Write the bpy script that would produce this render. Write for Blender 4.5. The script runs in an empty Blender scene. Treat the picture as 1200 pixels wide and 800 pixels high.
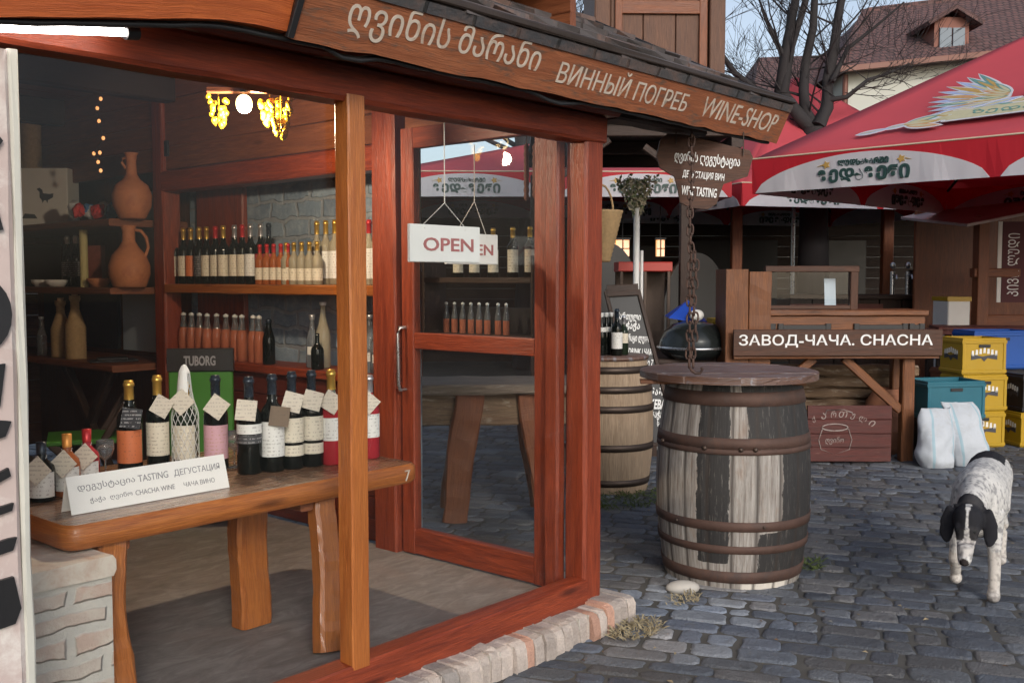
import bpy, math, random
from mathutils import Vector, Matrix, Euler, noise
random.seed(11)
S = bpy.context.scene
COL = S.collection
R_ = math.radians

# ---------------------------------------------------------------- camera
FPX, H = 1193.0, 1.5
PITCH = math.atan(73 / FPX)
FW = Vector((0.7543, 0.6565, 0)).normalized()          # horizontal viewing direction
RT = Vector((FW.y, -FW.x, 0))
CF = FW * math.cos(PITCH) - Vector((0, 0, 1)) * math.sin(PITCH)
CU = FW * math.sin(PITCH) + Vector((0, 0, 1)) * math.cos(PITCH)
CP = Vector((0, 0, H))
cam = bpy.data.cameras.new('camera'); camo = bpy.data.objects.new('camera', cam); COL.objects.link(camo)
cam.sensor_width = 36; cam.lens = 36 * FPX / 1200; cam.clip_end = 500; cam.clip_start = 0.05
m3 = Matrix((RT, CU, -CF)).transposed(); camo.matrix_world = Matrix.Translation(CP) @ m3.to_4x4()
S.camera = camo
VIEWROT = math.atan2(RT.y, RT.x)                        # rotation of things that face the street

# ---------------------------------------------------------------- world, sun, exposure
S.view_settings.view_transform = 'Standard'; S.view_settings.look = 'None'
S.view_settings.exposure = 0.3; S.view_settings.gamma = 1
SUN_EL, SUN_STRENGTH, SKY_STRENGTH = 25, 1.05, 0.15
SUN_DIR = (FW * 0.95 - RT * 0.28).normalized()          # horizontal direction the light travels in
w = bpy.data.worlds.new('World'); S.world = w; w.use_nodes = True
nt = w.node_tree; bg = nt.nodes['Background']
sky = nt.nodes.new('ShaderNodeTexSky'); sky.sky_type = 'NISHITA'; sky.sun_disc = False
sky.sun_elevation = R_(SUN_EL); sky.sun_rotation = math.atan2(-SUN_DIR.x, -SUN_DIR.y)
sky.air_density = 1.0; sky.dust_density = 2.5; sky.ozone_density = 2.0
hs = nt.nodes.new('ShaderNodeHueSaturation'); hs.inputs['Saturation'].default_value = 0.62
nt.links.new(sky.outputs[0], hs.inputs['Color']); nt.links.new(hs.outputs[0], bg.inputs[0]); bg.inputs[1].default_value = SKY_STRENGTH
sl = bpy.data.lights.new('sun', 'SUN'); so = bpy.data.objects.new('sun', sl); COL.objects.link(so)
sl.energy = SUN_STRENGTH; sl.angle = R_(14); sl.color = (1.0, 0.93, 0.86)
ldir = Vector((SUN_DIR.x * math.cos(R_(SUN_EL)), SUN_DIR.y * math.cos(R_(SUN_EL)), -math.sin(R_(SUN_EL))))
so.rotation_euler = ldir.to_track_quat('-Z', 'Y').to_euler(); so.location = (0, -5, 8)
S.cycles.max_bounces = 8; S.cycles.transparent_max_bounces = 16; S.cycles.caustics_reflective = False; S.cycles.caustics_refractive = False
S.cycles.sample_clamp_indirect = 4.0
S.cycles.use_denoising = True; S.cycles.denoising_prefilter = 'ACCURATE'

# ---------------------------------------------------------------- places
def ray(x, y): return CF + RT * ((x - 600) / FPX) + CU * ((400 - y) / FPX)
def onZ(x, y, z): d = ray(x, y); return CP + d * ((z - H) / d.z)
def onX(x, y, X): d = ray(x, y); return CP + d * (X / d.x)
def onY(x, y, Y): d = ray(x, y); return CP + d * (Y / d.y)
def P(r, f, z=0.0): return RT * r + FW * f + Vector((0, 0, z))   # metres right / ahead of the viewer

# ---------------------------------------------------------------- mesh builder
class MB:
    def __init__(s): s.v = []; s.f = []; s.uv = []; s.mi = []; s.sm = []; s.col = []; s.M = Matrix.Identity(4); s.c = (1, 1, 1, 1); s.m = 0; s.smooth = True
    def pt(s, p): s.v.append(s.M @ Vector(p)); s.col.append(s.c); return len(s.v) - 1
    def face(s, idx, uv=None, smooth=None):
        s.f.append(tuple(idx)); s.uv.append(uv or [(0, 0)] * len(idx)); s.mi.append(s.m); s.sm.append(s.smooth if smooth is None else smooth)
    def loft(s, rings, closed=True, caps=(True, True), smooth=None, us=None):
        ou, ov = random.random() * 20, random.random() * 20
        n = len(rings[0]); ids = [[s.pt(p) for p in r] for r in rings]
        if us is None:
            us = [0]
            for a, b in zip(rings, rings[1:]):
                ca = sum((Vector(p) for p in a), Vector()) / n; cb = sum((Vector(p) for p in b), Vector()) / n
                us.append(us[-1] + max((cb - ca).length, 1e-4 if us else 0))
        big = max(rings, key=lambda r: sum((Vector(r[i]) - Vector(r[i - 1])).length for i in range(n)))
        vs = [0]
        for i in range(n): vs.append(vs[-1] + (Vector(big[(i + 1) % n]) - Vector(big[i])).length)
        for k in range(len(rings) - 1):
            for i in range(n if closed else n - 1):
                j = (i + 1) % n
                s.face((ids[k][i], ids[k][j], ids[k + 1][j], ids[k + 1][i]),
                       [(ou + us[k], ov + vs[i]), (ou + us[k], ov + vs[i + 1]), (ou + us[k + 1], ov + vs[i + 1]), (ou + us[k + 1], ov + vs[i])], smooth)
        if closed:
            for on, k, fl in ((caps[0], 0, True), (caps[1], -1, False)):
                if on:
                    r = ids[k]; q = list(reversed(r)) if fl else r
                    uvs = [(ou + vs[i] * .13, ov + vs[i] * .3 ) for i in range(n)]
                    nid = [s.pt(s.M.inverted() @ s.v[i]) for i in q]
                    s.face(nid, uvs, False)
    def beam(s, p0, p1, w, h, up=(0, 0, 1), ch=0.006, seg=1, jit=0.0, taper=1.0, wave=0.0):
        p0, p1 = Vector(p0), Vector(p1); d = (p1 - p0).normalized(); up = Vector(up)
        if abs(d.dot(up)) > 0.95: up = Vector((0, 1, 0)) if abs(d.y) < .9 else Vector((1, 0, 0))
        x = d.cross(up).normalized(); y = x.cross(d).normalized()
        rings = []; ph = random.random() * 6
        for k in range(seg + 1):
            t = k / seg; c = p0.lerp(p1, t); sc = 1 + (taper - 1) * t
            if wave: c = c + x * wave * math.sin(ph + t * 7) ; sc *= 1 + wave * 3 * math.sin(ph * 2 + t * 9)
            W, Hh = w / 2 * sc, h / 2 * sc
            pr = [(-W + ch, -Hh), (W - ch, -Hh), (W, -Hh + ch), (W, Hh - ch), (W - ch, Hh), (-W + ch, Hh), (-W, Hh - ch), (-W, -Hh + ch)]
            rings.append([c + x * (a + random.uniform(-jit, jit)) + y * (b + random.uniform(-jit, jit)) for a, b in pr])
        s.loft(rings, smooth=False)
    def box(s, lo, hi, ch=0.005, seg=1, jit=0.0, axis=None):
        lo, hi = Vector(lo), Vector(hi); d = hi - lo
        ax = axis if axis is not None else max(range(3), key=lambda i: d[i])
        c = (lo + hi) / 2; p0, p1 = c.copy(), c.copy(); p0[ax] = lo[ax]; p1[ax] = hi[ax]
        if ax == 0: s.beam(p0, p1, d.y, d.z, (0, 0, 1), ch, seg, jit)
        elif ax == 1: s.beam(p0, p1, d.x, d.z, (0, 0, 1), ch, seg, jit)
        else: s.beam(p0, p1, d.x, d.y, (0, 1, 0), ch, seg, jit)
    def lathe(s, prof, n=24, arc=None, z0=0, c=(0, 0), smooth=True, caps=(False, False)):
        rings = []
        a0, a1 = arc or (0, 2 * math.pi)
        for r, z in prof:
            m = n if arc is None else n + 1
            rings.append([(c[0] + r * math.cos(a0 + (a1 - a0) * i / n), c[1] + r * math.sin(a0 + (a1 - a0) * i / n), z + z0) for i in range(m)])
        us = [0]
        for a, b in zip(prof, prof[1:]): us.append(us[-1] + math.hypot(a[0] - b[0], a[1] - b[1]))
        s.loft(rings, closed=arc is None, caps=caps, smooth=smooth, us=us)
    def tube(s, pts, rad, n=8, caps=(True, True)):
        pts = [Vector(p) for p in pts]; rings = []
        rr = rad if isinstance(rad, (list, tuple)) else [rad] * len(pts)
        ref = Vector((0.3, 0.2, 0.93))
        for k, p in enumerate(pts):
            d = (pts[min(k + 1, len(pts) - 1)] - pts[max(k - 1, 0)]).normalized()
            if abs(d.dot(ref)) > .97: ref = Vector((1, 0, 0))
            x = d.cross(ref).normalized(); y = d.cross(x).normalized()
            rings.append([p + x * rr[k] * math.cos(2 * math.pi * i / n) - y * rr[k] * math.sin(2 * math.pi * i / n) for i in range(n)])
        s.loft(rings, caps=caps, smooth=True)
    def ell(s, c, rx, ry, rz, n=16, m=10, M=None):
        old = s.M; s.M = old @ Matrix.Translation(c) @ (M or Matrix.Identity(4)) @ Matrix.Diagonal((rx, ry, rz, 1))
        s.lathe([(max(math.sin(math.pi * i / m), .02), -math.cos(math.pi * i / m)) for i in range(m + 1)], n); s.M = old
    def quad(s, a, b, c, d, smooth=False):
        a, b, c, d = map(Vector, (a, b, c, d)); L = (b - a).length; K = (d - a).length
        s.face([s.pt(a), s.pt(b), s.pt(c), s.pt(d)], [(0, 0), (0, L), (K, L), (K, 0)], smooth)
    def prism(s, pts, z0, z1, smooth=False):
        o = random.random() * 9; n = len(pts)
        lo = [s.pt((x, y, z0)) for x, y in pts]; hi = [s.pt((x, y, z1)) for x, y in pts]
        s.face(list(reversed(lo)), [(x + o, y + o) for x, y in reversed(pts)], False); s.face(hi, [(x + o, y + o) for x, y in pts], False)
        lo = [s.pt((x, y, z0)) for x, y in pts]; hi = [s.pt((x, y, z1)) for x, y in pts]
        for i in range(n):
            j = (i + 1) % n; s.face((lo[i], lo[j], hi[j], hi[i]), [(pts[i][0] + o, o), (pts[j][0] + o, o), (pts[j][0] + o, o + .1), (pts[i][0] + o, o + .1)], smooth)
    def mesh(s, name, mats):
        me = bpy.data.meshes.new(name); me.from_pydata([tuple(p) for p in s.v], [], s.f)
        for m in (mats if isinstance(mats, (list, tuple)) else [mats]): me.materials.append(m)
        uvl = me.uv_layers.new(name='UVMap'); flat = [c for f in s.uv for t in f for c in t]; uvl.data.foreach_set('uv', flat)
        me.polygons.foreach_set('material_index', s.mi); me.polygons.foreach_set('use_smooth', s.sm)
        ca = me.color_attributes.new('Col', 'FLOAT_COLOR', 'POINT'); ca.data.foreach_set('color', [c for q in s.col for c in q])
        me.update(); return me
    def build(s, name, mats, parent=None):
        return link(name, s.mesh(name, mats), parent)

def link(name, data, parent=None):
    o = bpy.data.objects.new(name, data); COL.objects.link(o)
    if parent: o.parent = parent
    return o
def tag(o, label, cat, group=None):
    o['label'] = label; o['category'] = cat
    if group: o['group'] = group
    return o
def thing(name, label, cat, loc=(0, 0, 0), rz=0.0, group=None):
    o = bpy.data.objects.new(name, None); COL.objects.link(o); o.location = loc; o.rotation_euler = (0, 0, rz); o.empty_display_size = .05
    return tag(o, label, cat, group)
def structure(o): o['kind'] = 'structure'; return o
CHILD = {}
def dup(root, label, loc=None, rz=None, scale=None, group=None):
    kids = {}
    for o in COL.objects:
        if o.parent: kids.setdefault(o.parent, []).append(o)
    def cp(o, par):
        c = o.copy(); COL.objects.link(c)
        if par: c.parent = par
        for k in kids.get(o, []): cp(k, c)
        return c
    r = cp(root, None); r['label'] = label
    if loc is not None: r.location = loc
    if rz is not None: r.rotation_euler = (0, 0, rz)
    if scale is not None: r.scale = (scale,) * 3
    if group: r['group'] = group
    return r
def T(v=(0, 0, 0), rx=0, ry=0, rz=0): return Matrix.Translation(v) @ Euler((rx, ry, rz)).to_matrix().to_4x4()

# ---------------------------------------------------------------- materials
class N:
    def __init__(s, name):
        s.mat = bpy.data.materials.new(name); s.mat.use_nodes = True; s.t = s.mat.node_tree
        s.b = s.t.nodes['Principled BSDF']; s.out = s.t.nodes['Material Output']
    def n(s, typ, **kw):
        nd = s.t.nodes.new('ShaderNode' + typ)
        for k, v in kw.items():
            if hasattr(nd, k) and k not in nd.inputs: setattr(nd, k, v)
            else: s.i(nd, k.replace('_', ' '), v)
        return nd
    def i(s, nd, k, v):
        sock = nd.inputs[k]
        if hasattr(v, 'is_output'): s.t.links.new(v, sock)
        elif isinstance(v, bpy.types.Node): s.t.links.new(v.outputs[0], sock)
        else: sock.default_value = v
    def math(s, op, a, b=0.0, c=None):
        nd = s.t.nodes.new('ShaderNodeMath'); nd.operation = op
        for k, v in enumerate((a, b) if c is None else (a, b, c)):
            if hasattr(v, 'is_output'): s.t.links.new(v, nd.inputs[k])
            elif isinstance(v, bpy.types.Node): s.t.links.new(v.outputs[0], nd.inputs[k])
            else: nd.inputs[k].default_value = v
        return nd.outputs[0]
    def ramp(s, fac, stops):
        nd = s.t.nodes.new('ShaderNodeValToRGB'); e = nd.color_ramp.elements
        while len(e) < len(stops): e.new(.5)
        for k, (p, c) in enumerate(stops): e[k].position = p; e[k].color = c if len(c) == 4 else (*c, 1)
        s.i(nd, 'Fac', fac); return nd.outputs[0]
    def mix(s, f, a, b, mode='MIX'):
        nd = s.t.nodes.new('ShaderNodeMix'); nd.data_type = 'RGBA'; nd.blend_type = mode
        for k, v in ((0, f), (6, a), (7, b)):
            if hasattr(v, 'is_output'): s.t.links.new(v, nd.inputs[k])
            elif isinstance(v, tuple) and len(v) == 3: nd.inputs[k].default_value = (*v, 1)
            else: nd.inputs[k].default_value = v
        return nd.outputs[2]
    def tex(s, kind='Object'): return s.n('TexCoord').outputs[kind]
    def map(s, vec, scale=(1, 1, 1), loc=(0, 0, 0)):
        m = s.n('Mapping'); s.i(m, 'Vector', vec); s.i(m, 'Scale', scale); s.i(m, 'Location', loc); return m.outputs[0]
    def noise(s, vec, scale=5, detail=4, rough=.55, dist=0):
        nd = s.n('TexNoise'); s.i(nd, 'Vector', vec); s.i(nd, 'Scale', scale); s.i(nd, 'Detail', detail); s.i(nd, 'Roughness', rough); s.i(nd, 'Distortion', dist); return nd.outputs[0]
    def bump(s, h, strength=.3, dist=.01):
        b = s.n('Bump'); s.i(b, 'Height', h); s.i(b, 'Strength', strength); s.i(b, 'Distance', dist); s.i(s.b, 'Normal', b.outputs[0])
    def done(s, col=None, rough=None, metal=None, spec=None, coat=None):
        for k, v in (('Base Color', col), ('Roughness', rough), ('Metallic', metal), ('Specular IOR Level', spec), ('Coat Weight', coat)):
            if v is None: continue
            if isinstance(v, tuple) and len(v) == 3: v = (*v, 1)
            s.i(s.b, k, v)
        return s.mat

def wood(name, light, dark, rough=.45, worn=None, wornc=(.35, .33, .3), fib=1.0, spec=.4, coat=0.0):
    m = N(name); uv = m.tex('UV')
    g = m.noise(m.map(uv, (1.3, 16, 1)), 2.2, 6, .6, .9)
    fb = m.noise(m.map(uv, (5, 130, 1)), 2.0, 3, .6, .2)
    big = m.noise(m.map(uv, (.8, 2.2, 1)), 1.6, 3, .5, .3)
    col = m.ramp(g, [(.28, dark), (.5, tuple((a + b) / 2 for a, b in zip(light, dark))), (.72, light)])
    col = m.mix(m.math('MULTIPLY', m.ramp(fb, [(.4, (1, 1, 1)), (.62, (0, 0, 0))]), .45 * fib), col, tuple(c * .45 for c in dark))
    col = m.mix(m.ramp(big, [(.35, (0, 0, 0)), (.75, (.55, .55, .55))]), col, tuple(c * .55 for c in light), 'MIX')
    kn = m.n('TexVoronoi'); m.i(kn, 'Vector', m.map(uv, (1.1, 5, 1))); m.i(kn, 'Scale', 1.0)
    col = m.mix(m.ramp(kn.outputs[0], [(.03, (.8, .8, .8)), (.1, (0, 0, 0))]), col, tuple(c * .3 for c in dark))
    if worn:
        wn = m.noise(m.map(uv, (2.0, 9, 1)), 3.2, 8, .7, .4)
        col = m.mix(m.ramp(wn, [(worn, (0, 0, 0)), (worn + .1, (.85, .85, .85))]), col, wornc)
    m.bump(m.math('ADD', g, m.math('MULTIPLY', fb, .8)), .5, .006)
    return m.done(col, m.math('ADD', m.math('MULTIPLY', g, .25), rough - .1), spec=spec, coat=coat)

def plain(name, c, rough=.5, metal=0, var=.18, scale=9, bump=.1, spec=.5, dirt=None, detail=5):
    m = N(name); ob = m.tex('Object')
    n1 = m.noise(ob, scale, detail, .6); n2 = m.noise(ob, scale * 6, 3, .6)
    col = m.mix(n1, tuple(x * (1 - var) for x in c), tuple(min(1, x * (1 + var)) for x in c))
    if dirt:
        dn = m.noise(ob, scale * .7, 8, .72, .5)
        col = m.mix(m.ramp(dn, [(.5, (0, 0, 0)), (.66, (.8, .8, .8))]), col, dirt)
    if bump: m.bump(n2, bump, .004)
    return m.done(col, m.math('ADD', rough - .08, m.math('MULTIPLY', n1, .16)), metal, spec)

def cloth(name, c, rough, var, scale, bump):
    plain(name, c, rough, 0, var, scale, bump); mt = bpy.data.materials[name]; t = mt.node_tree; pb = t.nodes['Principled BSDF']; tr = t.nodes.new('ShaderNodeBsdfTranslucent'); mx = t.nodes.new('ShaderNodeMixShader'); mx.inputs[0].default_value = .38
    src = pb.inputs['Base Color'].links[0].from_socket; t.links.new(src, tr.inputs['Color']); t.links.new(pb.outputs[0], mx.inputs[1]); t.links.new(tr.outputs[0], mx.inputs[2]); t.links.new(mx.outputs[0], t.nodes['Material Output'].inputs[0]); return mt
def emit(name, c, s):
    m = N(name); m.done((.8, .8, .8), .5); m.i(m.b, 'Emission Color', (*c, 1)); m.i(m.b, 'Emission Strength', s); return m.mat

def pane(name, tint=(1, 1, 1), refl=1.0, dirt=.05):
    m = N(name); tr = m.n('BsdfTransparent'); m.i(tr, 'Color', (*tint, 1)); gl = m.n('BsdfGlossy'); m.i(gl, 'Roughness', .012)
    lw = m.n('LayerWeight'); m.i(lw, 'Blend', .5); fr = m.math('ADD', .04, m.math('MULTIPLY', m.math('POWER', lw.outputs[1], 5), .8))
    mx = m.n('MixShader'); m.i(mx, 0, m.math('MULTIPLY', fr, refl)); m.t.links.new(tr.outputs[0], mx.inputs[1]); m.t.links.new(gl.outputs[0], mx.inputs[2])
    df = m.n('BsdfDiffuse'); m.i(df, 'Color', (.5, .48, .46, 1)); dn = m.noise(m.tex('Object'), 2.5, 7, .7, .6)
    m2 = m.n('MixShader'); m.i(m2, 0, m.math('MULTIPLY', m.ramp(dn, [(.35, (0, 0, 0)), (.8, (1, 1, 1))]), dirt)); m.t.links.new(mx.outputs[0], m2.inputs[1]); m.t.links.new(df.outputs[0], m2.inputs[2])
    m.t.links.new(m2.outputs[0], m.out.inputs[0]); return m.mat

def bottle_glass(name, c, trans=0.0, rough=.06):
    m = N(name); m.done(c, rough, 0, .6); m.i(m.b, 'Transmission Weight', trans); m.i(m.b, 'IOR', 1.3); return m.mat

def label_mat(name, c, ink=(.05, .04, .04), band=None, dens=.55):
    m = N(name); uv = m.tex('UV'); sx = m.n('SeparateXYZ'); m.i(sx, 0, uv)
    ob = m.n('SeparateXYZ'); m.i(ob, 0, m.tex('Object'))
    line = m.math('GREATER_THAN', m.math('FRACT', m.math('MULTIPLY', ob.outputs[2], 70)), .62)
    dash = m.math('GREATER_THAN', m.noise(m.map(m.tex('Object'), (140, 140, 55)), 1, 2), dens)
    n1 = m.noise(m.tex('Object'), 40, 3)
    col = m.mix(n1, tuple(x * .88 for x in c), c)
    col = m.mix(m.math('MULTIPLY', m.math('MULTIPLY', line, dash), .4), col, ink)
    return m.done(col, .55)

MAT = {}
def M_(k, f, *a, **kw): MAT[k] = f(k, *a, **kw); return MAT[k]
M_('red_wood', wood, (.36, .064, .022), (.135, .021, .01), .4, worn=.685, wornc=(.36, .2, .13), spec=.45)
M_('deep_red_wood', wood, (.17, .032, .018), (.07, .013, .009), .38)
M_('orange_wood', wood, (.55, .19, .045), (.33, .09, .022), .32, spec=.5)
M_('eave_wood', wood, (.6, .15, .035), (.36, .07, .018), .5, worn=.7, wornc=(.3, .2, .13))
M_('table_wood', wood, (.55, .19, .045), (.3, .085, .022), .3, spec=.45, coat=.12)
M_('table_top_wood', wood, (.3, .17, .1), (.16, .085, .05), .24, spec=.5, coat=.3)
M_('sign_wood', wood, (.42, .15, .065), (.22, .066, .028), .6, worn=.52, wornc=(.11, .07, .05))
M_('dark_sign_wood', wood, (.12, .05, .028), (.045, .02, .012), .6, worn=.66, wornc=(.35, .28, .22))
M_('brown_wood', wood, (.3, .1, .04), (.14, .042, .018), .45)
M_('wall_wood', wood, (.2, .075, .035), (.09, .03, .016), .5)
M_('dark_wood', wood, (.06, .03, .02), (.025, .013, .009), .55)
M_('counter_wood', wood, (.27, .1, .035), (.1, .036, .015), .5, worn=.62, wornc=(.12, .07, .04))
M_('tower_wood', wood, (.2, .1, .062), (.095, .045, .03), .6, worn=.66, wornc=(.22, .17, .14))
M_('grey_wood', wood, (.3, .24, .19), (.14, .1, .075), .75, worn=.6, wornc=(.36, .33, .3))
M_('log_wood', wood, (.3, .2, .12), (.1, .06, .04), .75, worn=.55, wornc=(.34, .28, .22))
M_('oak_barrel', wood, (.48, .36, .25), (.26, .18, .115), .7, worn=.6, wornc=(.46, .4, .32))
M_('red_plank', wood, (.26, .09, .07), (.14, .045, .036), .6)
M_('maroon_plank', wood, (.13, .03, .024), (.06, .016, .014), .6, worn=.62, wornc=(.2, .1, .085))
M_('lid_wood', wood, (.2, .105, .07), (.085, .045, .035), .38, worn=.52, wornc=(.22, .22, .25), spec=.6)
M_('rust', plain, (.085, .048, .037), .7, .3, .6, 9, .5, dirt=(.055, .042, .04))
M_('iron', plain, (.075, .055, .045), .5, .7, .3, 12, .2)
M_('black_iron', plain, (.018, .018, .02), .45, .2, .3, 12, .15)
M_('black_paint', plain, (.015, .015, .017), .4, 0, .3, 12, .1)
M_('white_paint', plain, (.72, .72, .7), .5, 0, .08, 9, .05)
M_('letter_white', plain, (.52, .45, .38), .7, 0, .3, 16, .1, dirt=(.3, .17, .1))
M_('letter_clean', plain, (.75, .76, .76), .5, 0, .05, 20, .02)
M_('plaster', plain, (.5, .41, .385), .7, 0, .2, 6, .25, dirt=(.72, .7, .66))
M_('plaster_edge', plain, (.52, .52, .47), .7, 0, .12, 9, .2)
M_('steel', plain, (.55, .56, .58), .28, .9, .1, 12, .03)
M_('clay', plain, (.44, .17, .075), .7, 0, .3, 12, .2, dirt=(.3, .1, .05))
M_('dark_clay', plain, (.26, .11, .06), .75, 0, .3, 10, .25)
M_('wicker', plain, (.38, .25, .12), .75, 0, .4, 45, .8)
M_('paper', plain, (.78, .77, .74), .6, 0, .05, 12, .02)
M_('bluish_board', plain, (.42, .5, .58), .6, 0, .1, 5, .05)
M_('cardboard', plain, (.5, .34, .2), .7, 0, .12, 8, .1)
M_('gold_foil', plain, (.72, .46, .1), .3, .75, .15, 30, .05)
M_('red_foil', plain, (.5, .025, .03), .32, .3, .12, 30, .05)
M_('silver_foil', plain, (.6, .6, .62), .3, .8, .12, 30, .05)
M_('black_foil', plain, (.025, .035, .05), .28, .3, .2, 30, .05)
M_('orange_foil', plain, (.75, .32, .07), .35, .4, .12, 30, .05)
M_('white_cap', plain, (.65, .65, .63), .4, .1, .1, 30, .05)
M_('dark_glass', bottle_glass, (.006, .008, .007))
M_('dark_green_glass', bottle_glass, (.012, .022, .012))
M_('rose_glass', bottle_glass, (.5, .035, .05), .35)
M_('amber_glass', bottle_glass, (.45, .13, .04), .35)
M_('pink_liquid', bottle_glass, (.5, .16, .09), .3)
M_('clear_glass', bottle_glass, (.8, .84, .87), .9)
M_('pale_glass', bottle_glass, (.7, .62, .45), .6)
M_('lab_cream', label_mat, (.68, .62, .5))
M_('lab_white', label_mat, (.74, .74, .71))
M_('lab_orange', label_mat, (.62, .17, .06), dens=.62)
M_('lab_pink', label_mat, (.62, .36, .42), (.4, .22, .08))
M_('lab_dark', label_mat, (.05, .05, .055), (.5, .5, .5), dens=.5)
M_('lab_red', label_mat, (.4, .03, .035), (.55, .4, .2))
M_('card_tag', label_mat, (.66, .6, .5), (.2, .17, .15), dens=.5)
M_('card_dark', label_mat, (.035, .038, .045), (.7, .7, .7), dens=.5)
M_('card_brown', label_mat, (.16, .11, .07), (.1, .07, .05))
M_('glass_pane', pane, (.97, .98, .98), .4, .006)
M_('door_glass', pane, (.96, .97, .97), 1.2, .012)
M_('red_cloth', cloth, (.6, .02, .035), .55, .12, 3, .1)
M_('red_cloth_top', cloth, (.66, .1, .125), .6, .2, 1.1, .08)
M_('white_cloth', cloth, (.72, .75, .8), .6, .06, 4, .06)
M_('cream_trim', plain, (.6, .5, .36), .6, 0, .1, 9, .05)
M_('ink_green', plain, (.02, .055, .05), .5, 0, .1, 9, .0)
M_('ink_gold', plain, (.42, .26, .07), .5, 0, .3, 30, .0)
M_('ink_teal', plain, (.1, .24, .22), .5, 0, .3, 25, .0)
M_('ink_blue', plain, (.3, .36, .6), .5, 0, .2, 25, .0)
M_('ink_red', plain, (.36, .12, .12), .5, 0, .2, 40, .0)
M_('ink_black', plain, (.05, .05, .06), .5, 0, .1, 9, .0)
M_('ink_grey', plain, (.22, .22, .24), .5, 0, .15, 30, .0)
M_('crate_yellow', plain, (.42, .26, .012), .42, 0, .1, 6, .08, dirt=(.4, .26, .02))
M_('crate_blue', plain, (.01, .08, .36), .4, 0, .12, 6, .06)
M_('crate_teal', plain, (.015, .12, .17), .42, 0, .15, 6, .06)
M_('crate_black', plain, (.02, .02, .024), .4, 0, .2, 6, .06)
M_('green_board', plain, (.035, .15, .015), .45, 0, .15, 8, .05)
M_('blue_plastic', plain, (.02, .07, .42), .35, 0, .15, 10, .05)
M_('kettle_black', plain, (.02, .024, .024), .2, .3, .25, 7, .05)
M_('sack_white', plain, (.46, .5, .55), .65, 0, .12, 10, .5, dirt=(.38, .4, .42))
M_('sack_stripe', plain, (.3, .43, .5), .6, 0, .1, 10, .2)
M_('chalkboard', plain, (.02, .022, .026), .5, 0, .25, 6, .05)
M_('house_wall', plain, (.5, .51, .46), .8, 0, .1, .9, .1)
M_('gutter', plain, (.16, .06, .04), .5, .1, .2, 3, .05)
M_('window_glass', bottle_glass, (.16, .2, .24), 0, .1)
M_('bark', plain, (.022, .019, .02), .85, 0, .4, 9, .8)
M_('black_wire', plain, (.012, .012, .013), .5, 0, .1, 9, 0)
M_('thread', plain, (.6, .58, .55), .6, 0, .05, 9, 0)
M_('dry_straw', plain, (.33, .28, .18), .8, 0, .3, 20, .1)
M_('moss', plain, (.07, .1, .025), .9, 0, .4, 20, .2)
M_('grape_yellow', plain, (.5, .33, .015), .35, 0, .2, 20, .0)
M_('flower_dry', plain, (.62, .56, .42), .8, 0, .4, 30, .2)
M_('flower_green', plain, (.25, .32, .16), .8, 0, .4, 30, .2)
M_('river_stone', plain, (.42, .4, .37), .7, 0, .15, 14, .2)
M_('bulb', emit, (1, .7, .3), 7.0)
M_('tube_glow', emit, (1.0, .92, .86), 20.0)
M_('glint_glow', emit, (1, .4, .1), .9)  # glow of the blocks that stand in for orange reflections
M_('fairy_glow', emit, (1, .38, .1), 1.0); MAT['fairy_glow'].cycles.emission_sampling = 'NONE'
for k_ in ('bulb', 'glint_glow'): MAT[k_].cycles.emission_sampling = 'NONE'
M_('cloth_red', plain, (.55, .03, .03), .7, 0, .1, 9, .2)
M_('cloth_blue', plain, (.05, .16, .36), .7, 0, .1, 9, .2)

def brick_mat(name, cols, mortar, bw, bh, ms=.012, off=.5, coord='UV', distort=.02, rough=.85, bump=.7):
    m = N(name); uv = m.tex(coord)
    nz = m.n('TexNoise'); m.i(nz, 'Vector', uv); m.i(nz, 'Scale', 6.0); m.i(nz, 'Detail', 3)
    va = m.n('VectorMath', operation='SUBTRACT'); m.i(va, 0, nz.outputs[1]); va.inputs[1].default_value = (.5, .5, .5)
    vs = m.n('VectorMath', operation='SCALE'); m.i(vs, 0, va.outputs[0]); vs.inputs['Scale'].default_value = distort
    vv = m.n('VectorMath', operation='ADD'); m.i(vv, 0, uv); m.i(vv, 1, vs.outputs[0])
    sw = m.n('SeparateXYZ'); m.i(sw, 0, vv.outputs[0]); cb = m.n('CombineXYZ'); m.i(cb, 0, sw.outputs[1]); m.i(cb, 1, sw.outputs[0])
    br = m.n('TexBrick'); br.offset = off; m.i(br, 'Vector', cb.outputs[0]); m.i(br, 'Scale', 1.0); m.i(br, 'Brick Width', bw); m.i(br, 'Row Height', bh); m.i(br, 'Mortar Size', ms); m.i(br, 'Mortar Smooth', .4); m.i(br, 'Bias', 0.0)
    m.i(br, 'Color1', (*cols[0], 1)); m.i(br, 'Color2', (*cols[1], 1)); m.i(br, 'Mortar', (*mortar, 1))
    n = m.noise(uv, 9, 8, .7); col = m.mix(m.ramp(n, [(.45, (0, 0, 0)), (.7, (.8, .8, .8))]), br.outputs[0], cols[2])
    n2 = m.noise(uv, 45, 4, .6)
    m.bump(m.math('ADD', m.math('MULTIPLY', br.outputs[1], -1), m.math('MULTIPLY', n2, .5)), bump, .015)
    return m.done(col, rough)
M_('stone_wall', brick_mat, ((.25, .33, .42), (.16, .22, .3), (.36, .43, .5)), (.26, .29, .33), .26, .11, .014, .5, 'UV', .09)
M_('pier_brick', brick_mat, ((.46, .4, .35), (.46, .33, .27), (.55, .51, .45)), (.47, .45, .41), .24, .075, .02, .5, 'UV', .06)
M_('roof_tile', brick_mat, ((.15, .072, .066), (.095, .05, .048), (.19, .12, .11)), (.035, .022, .024), .15, .19, .025, .5, 'UV', .02)
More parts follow.
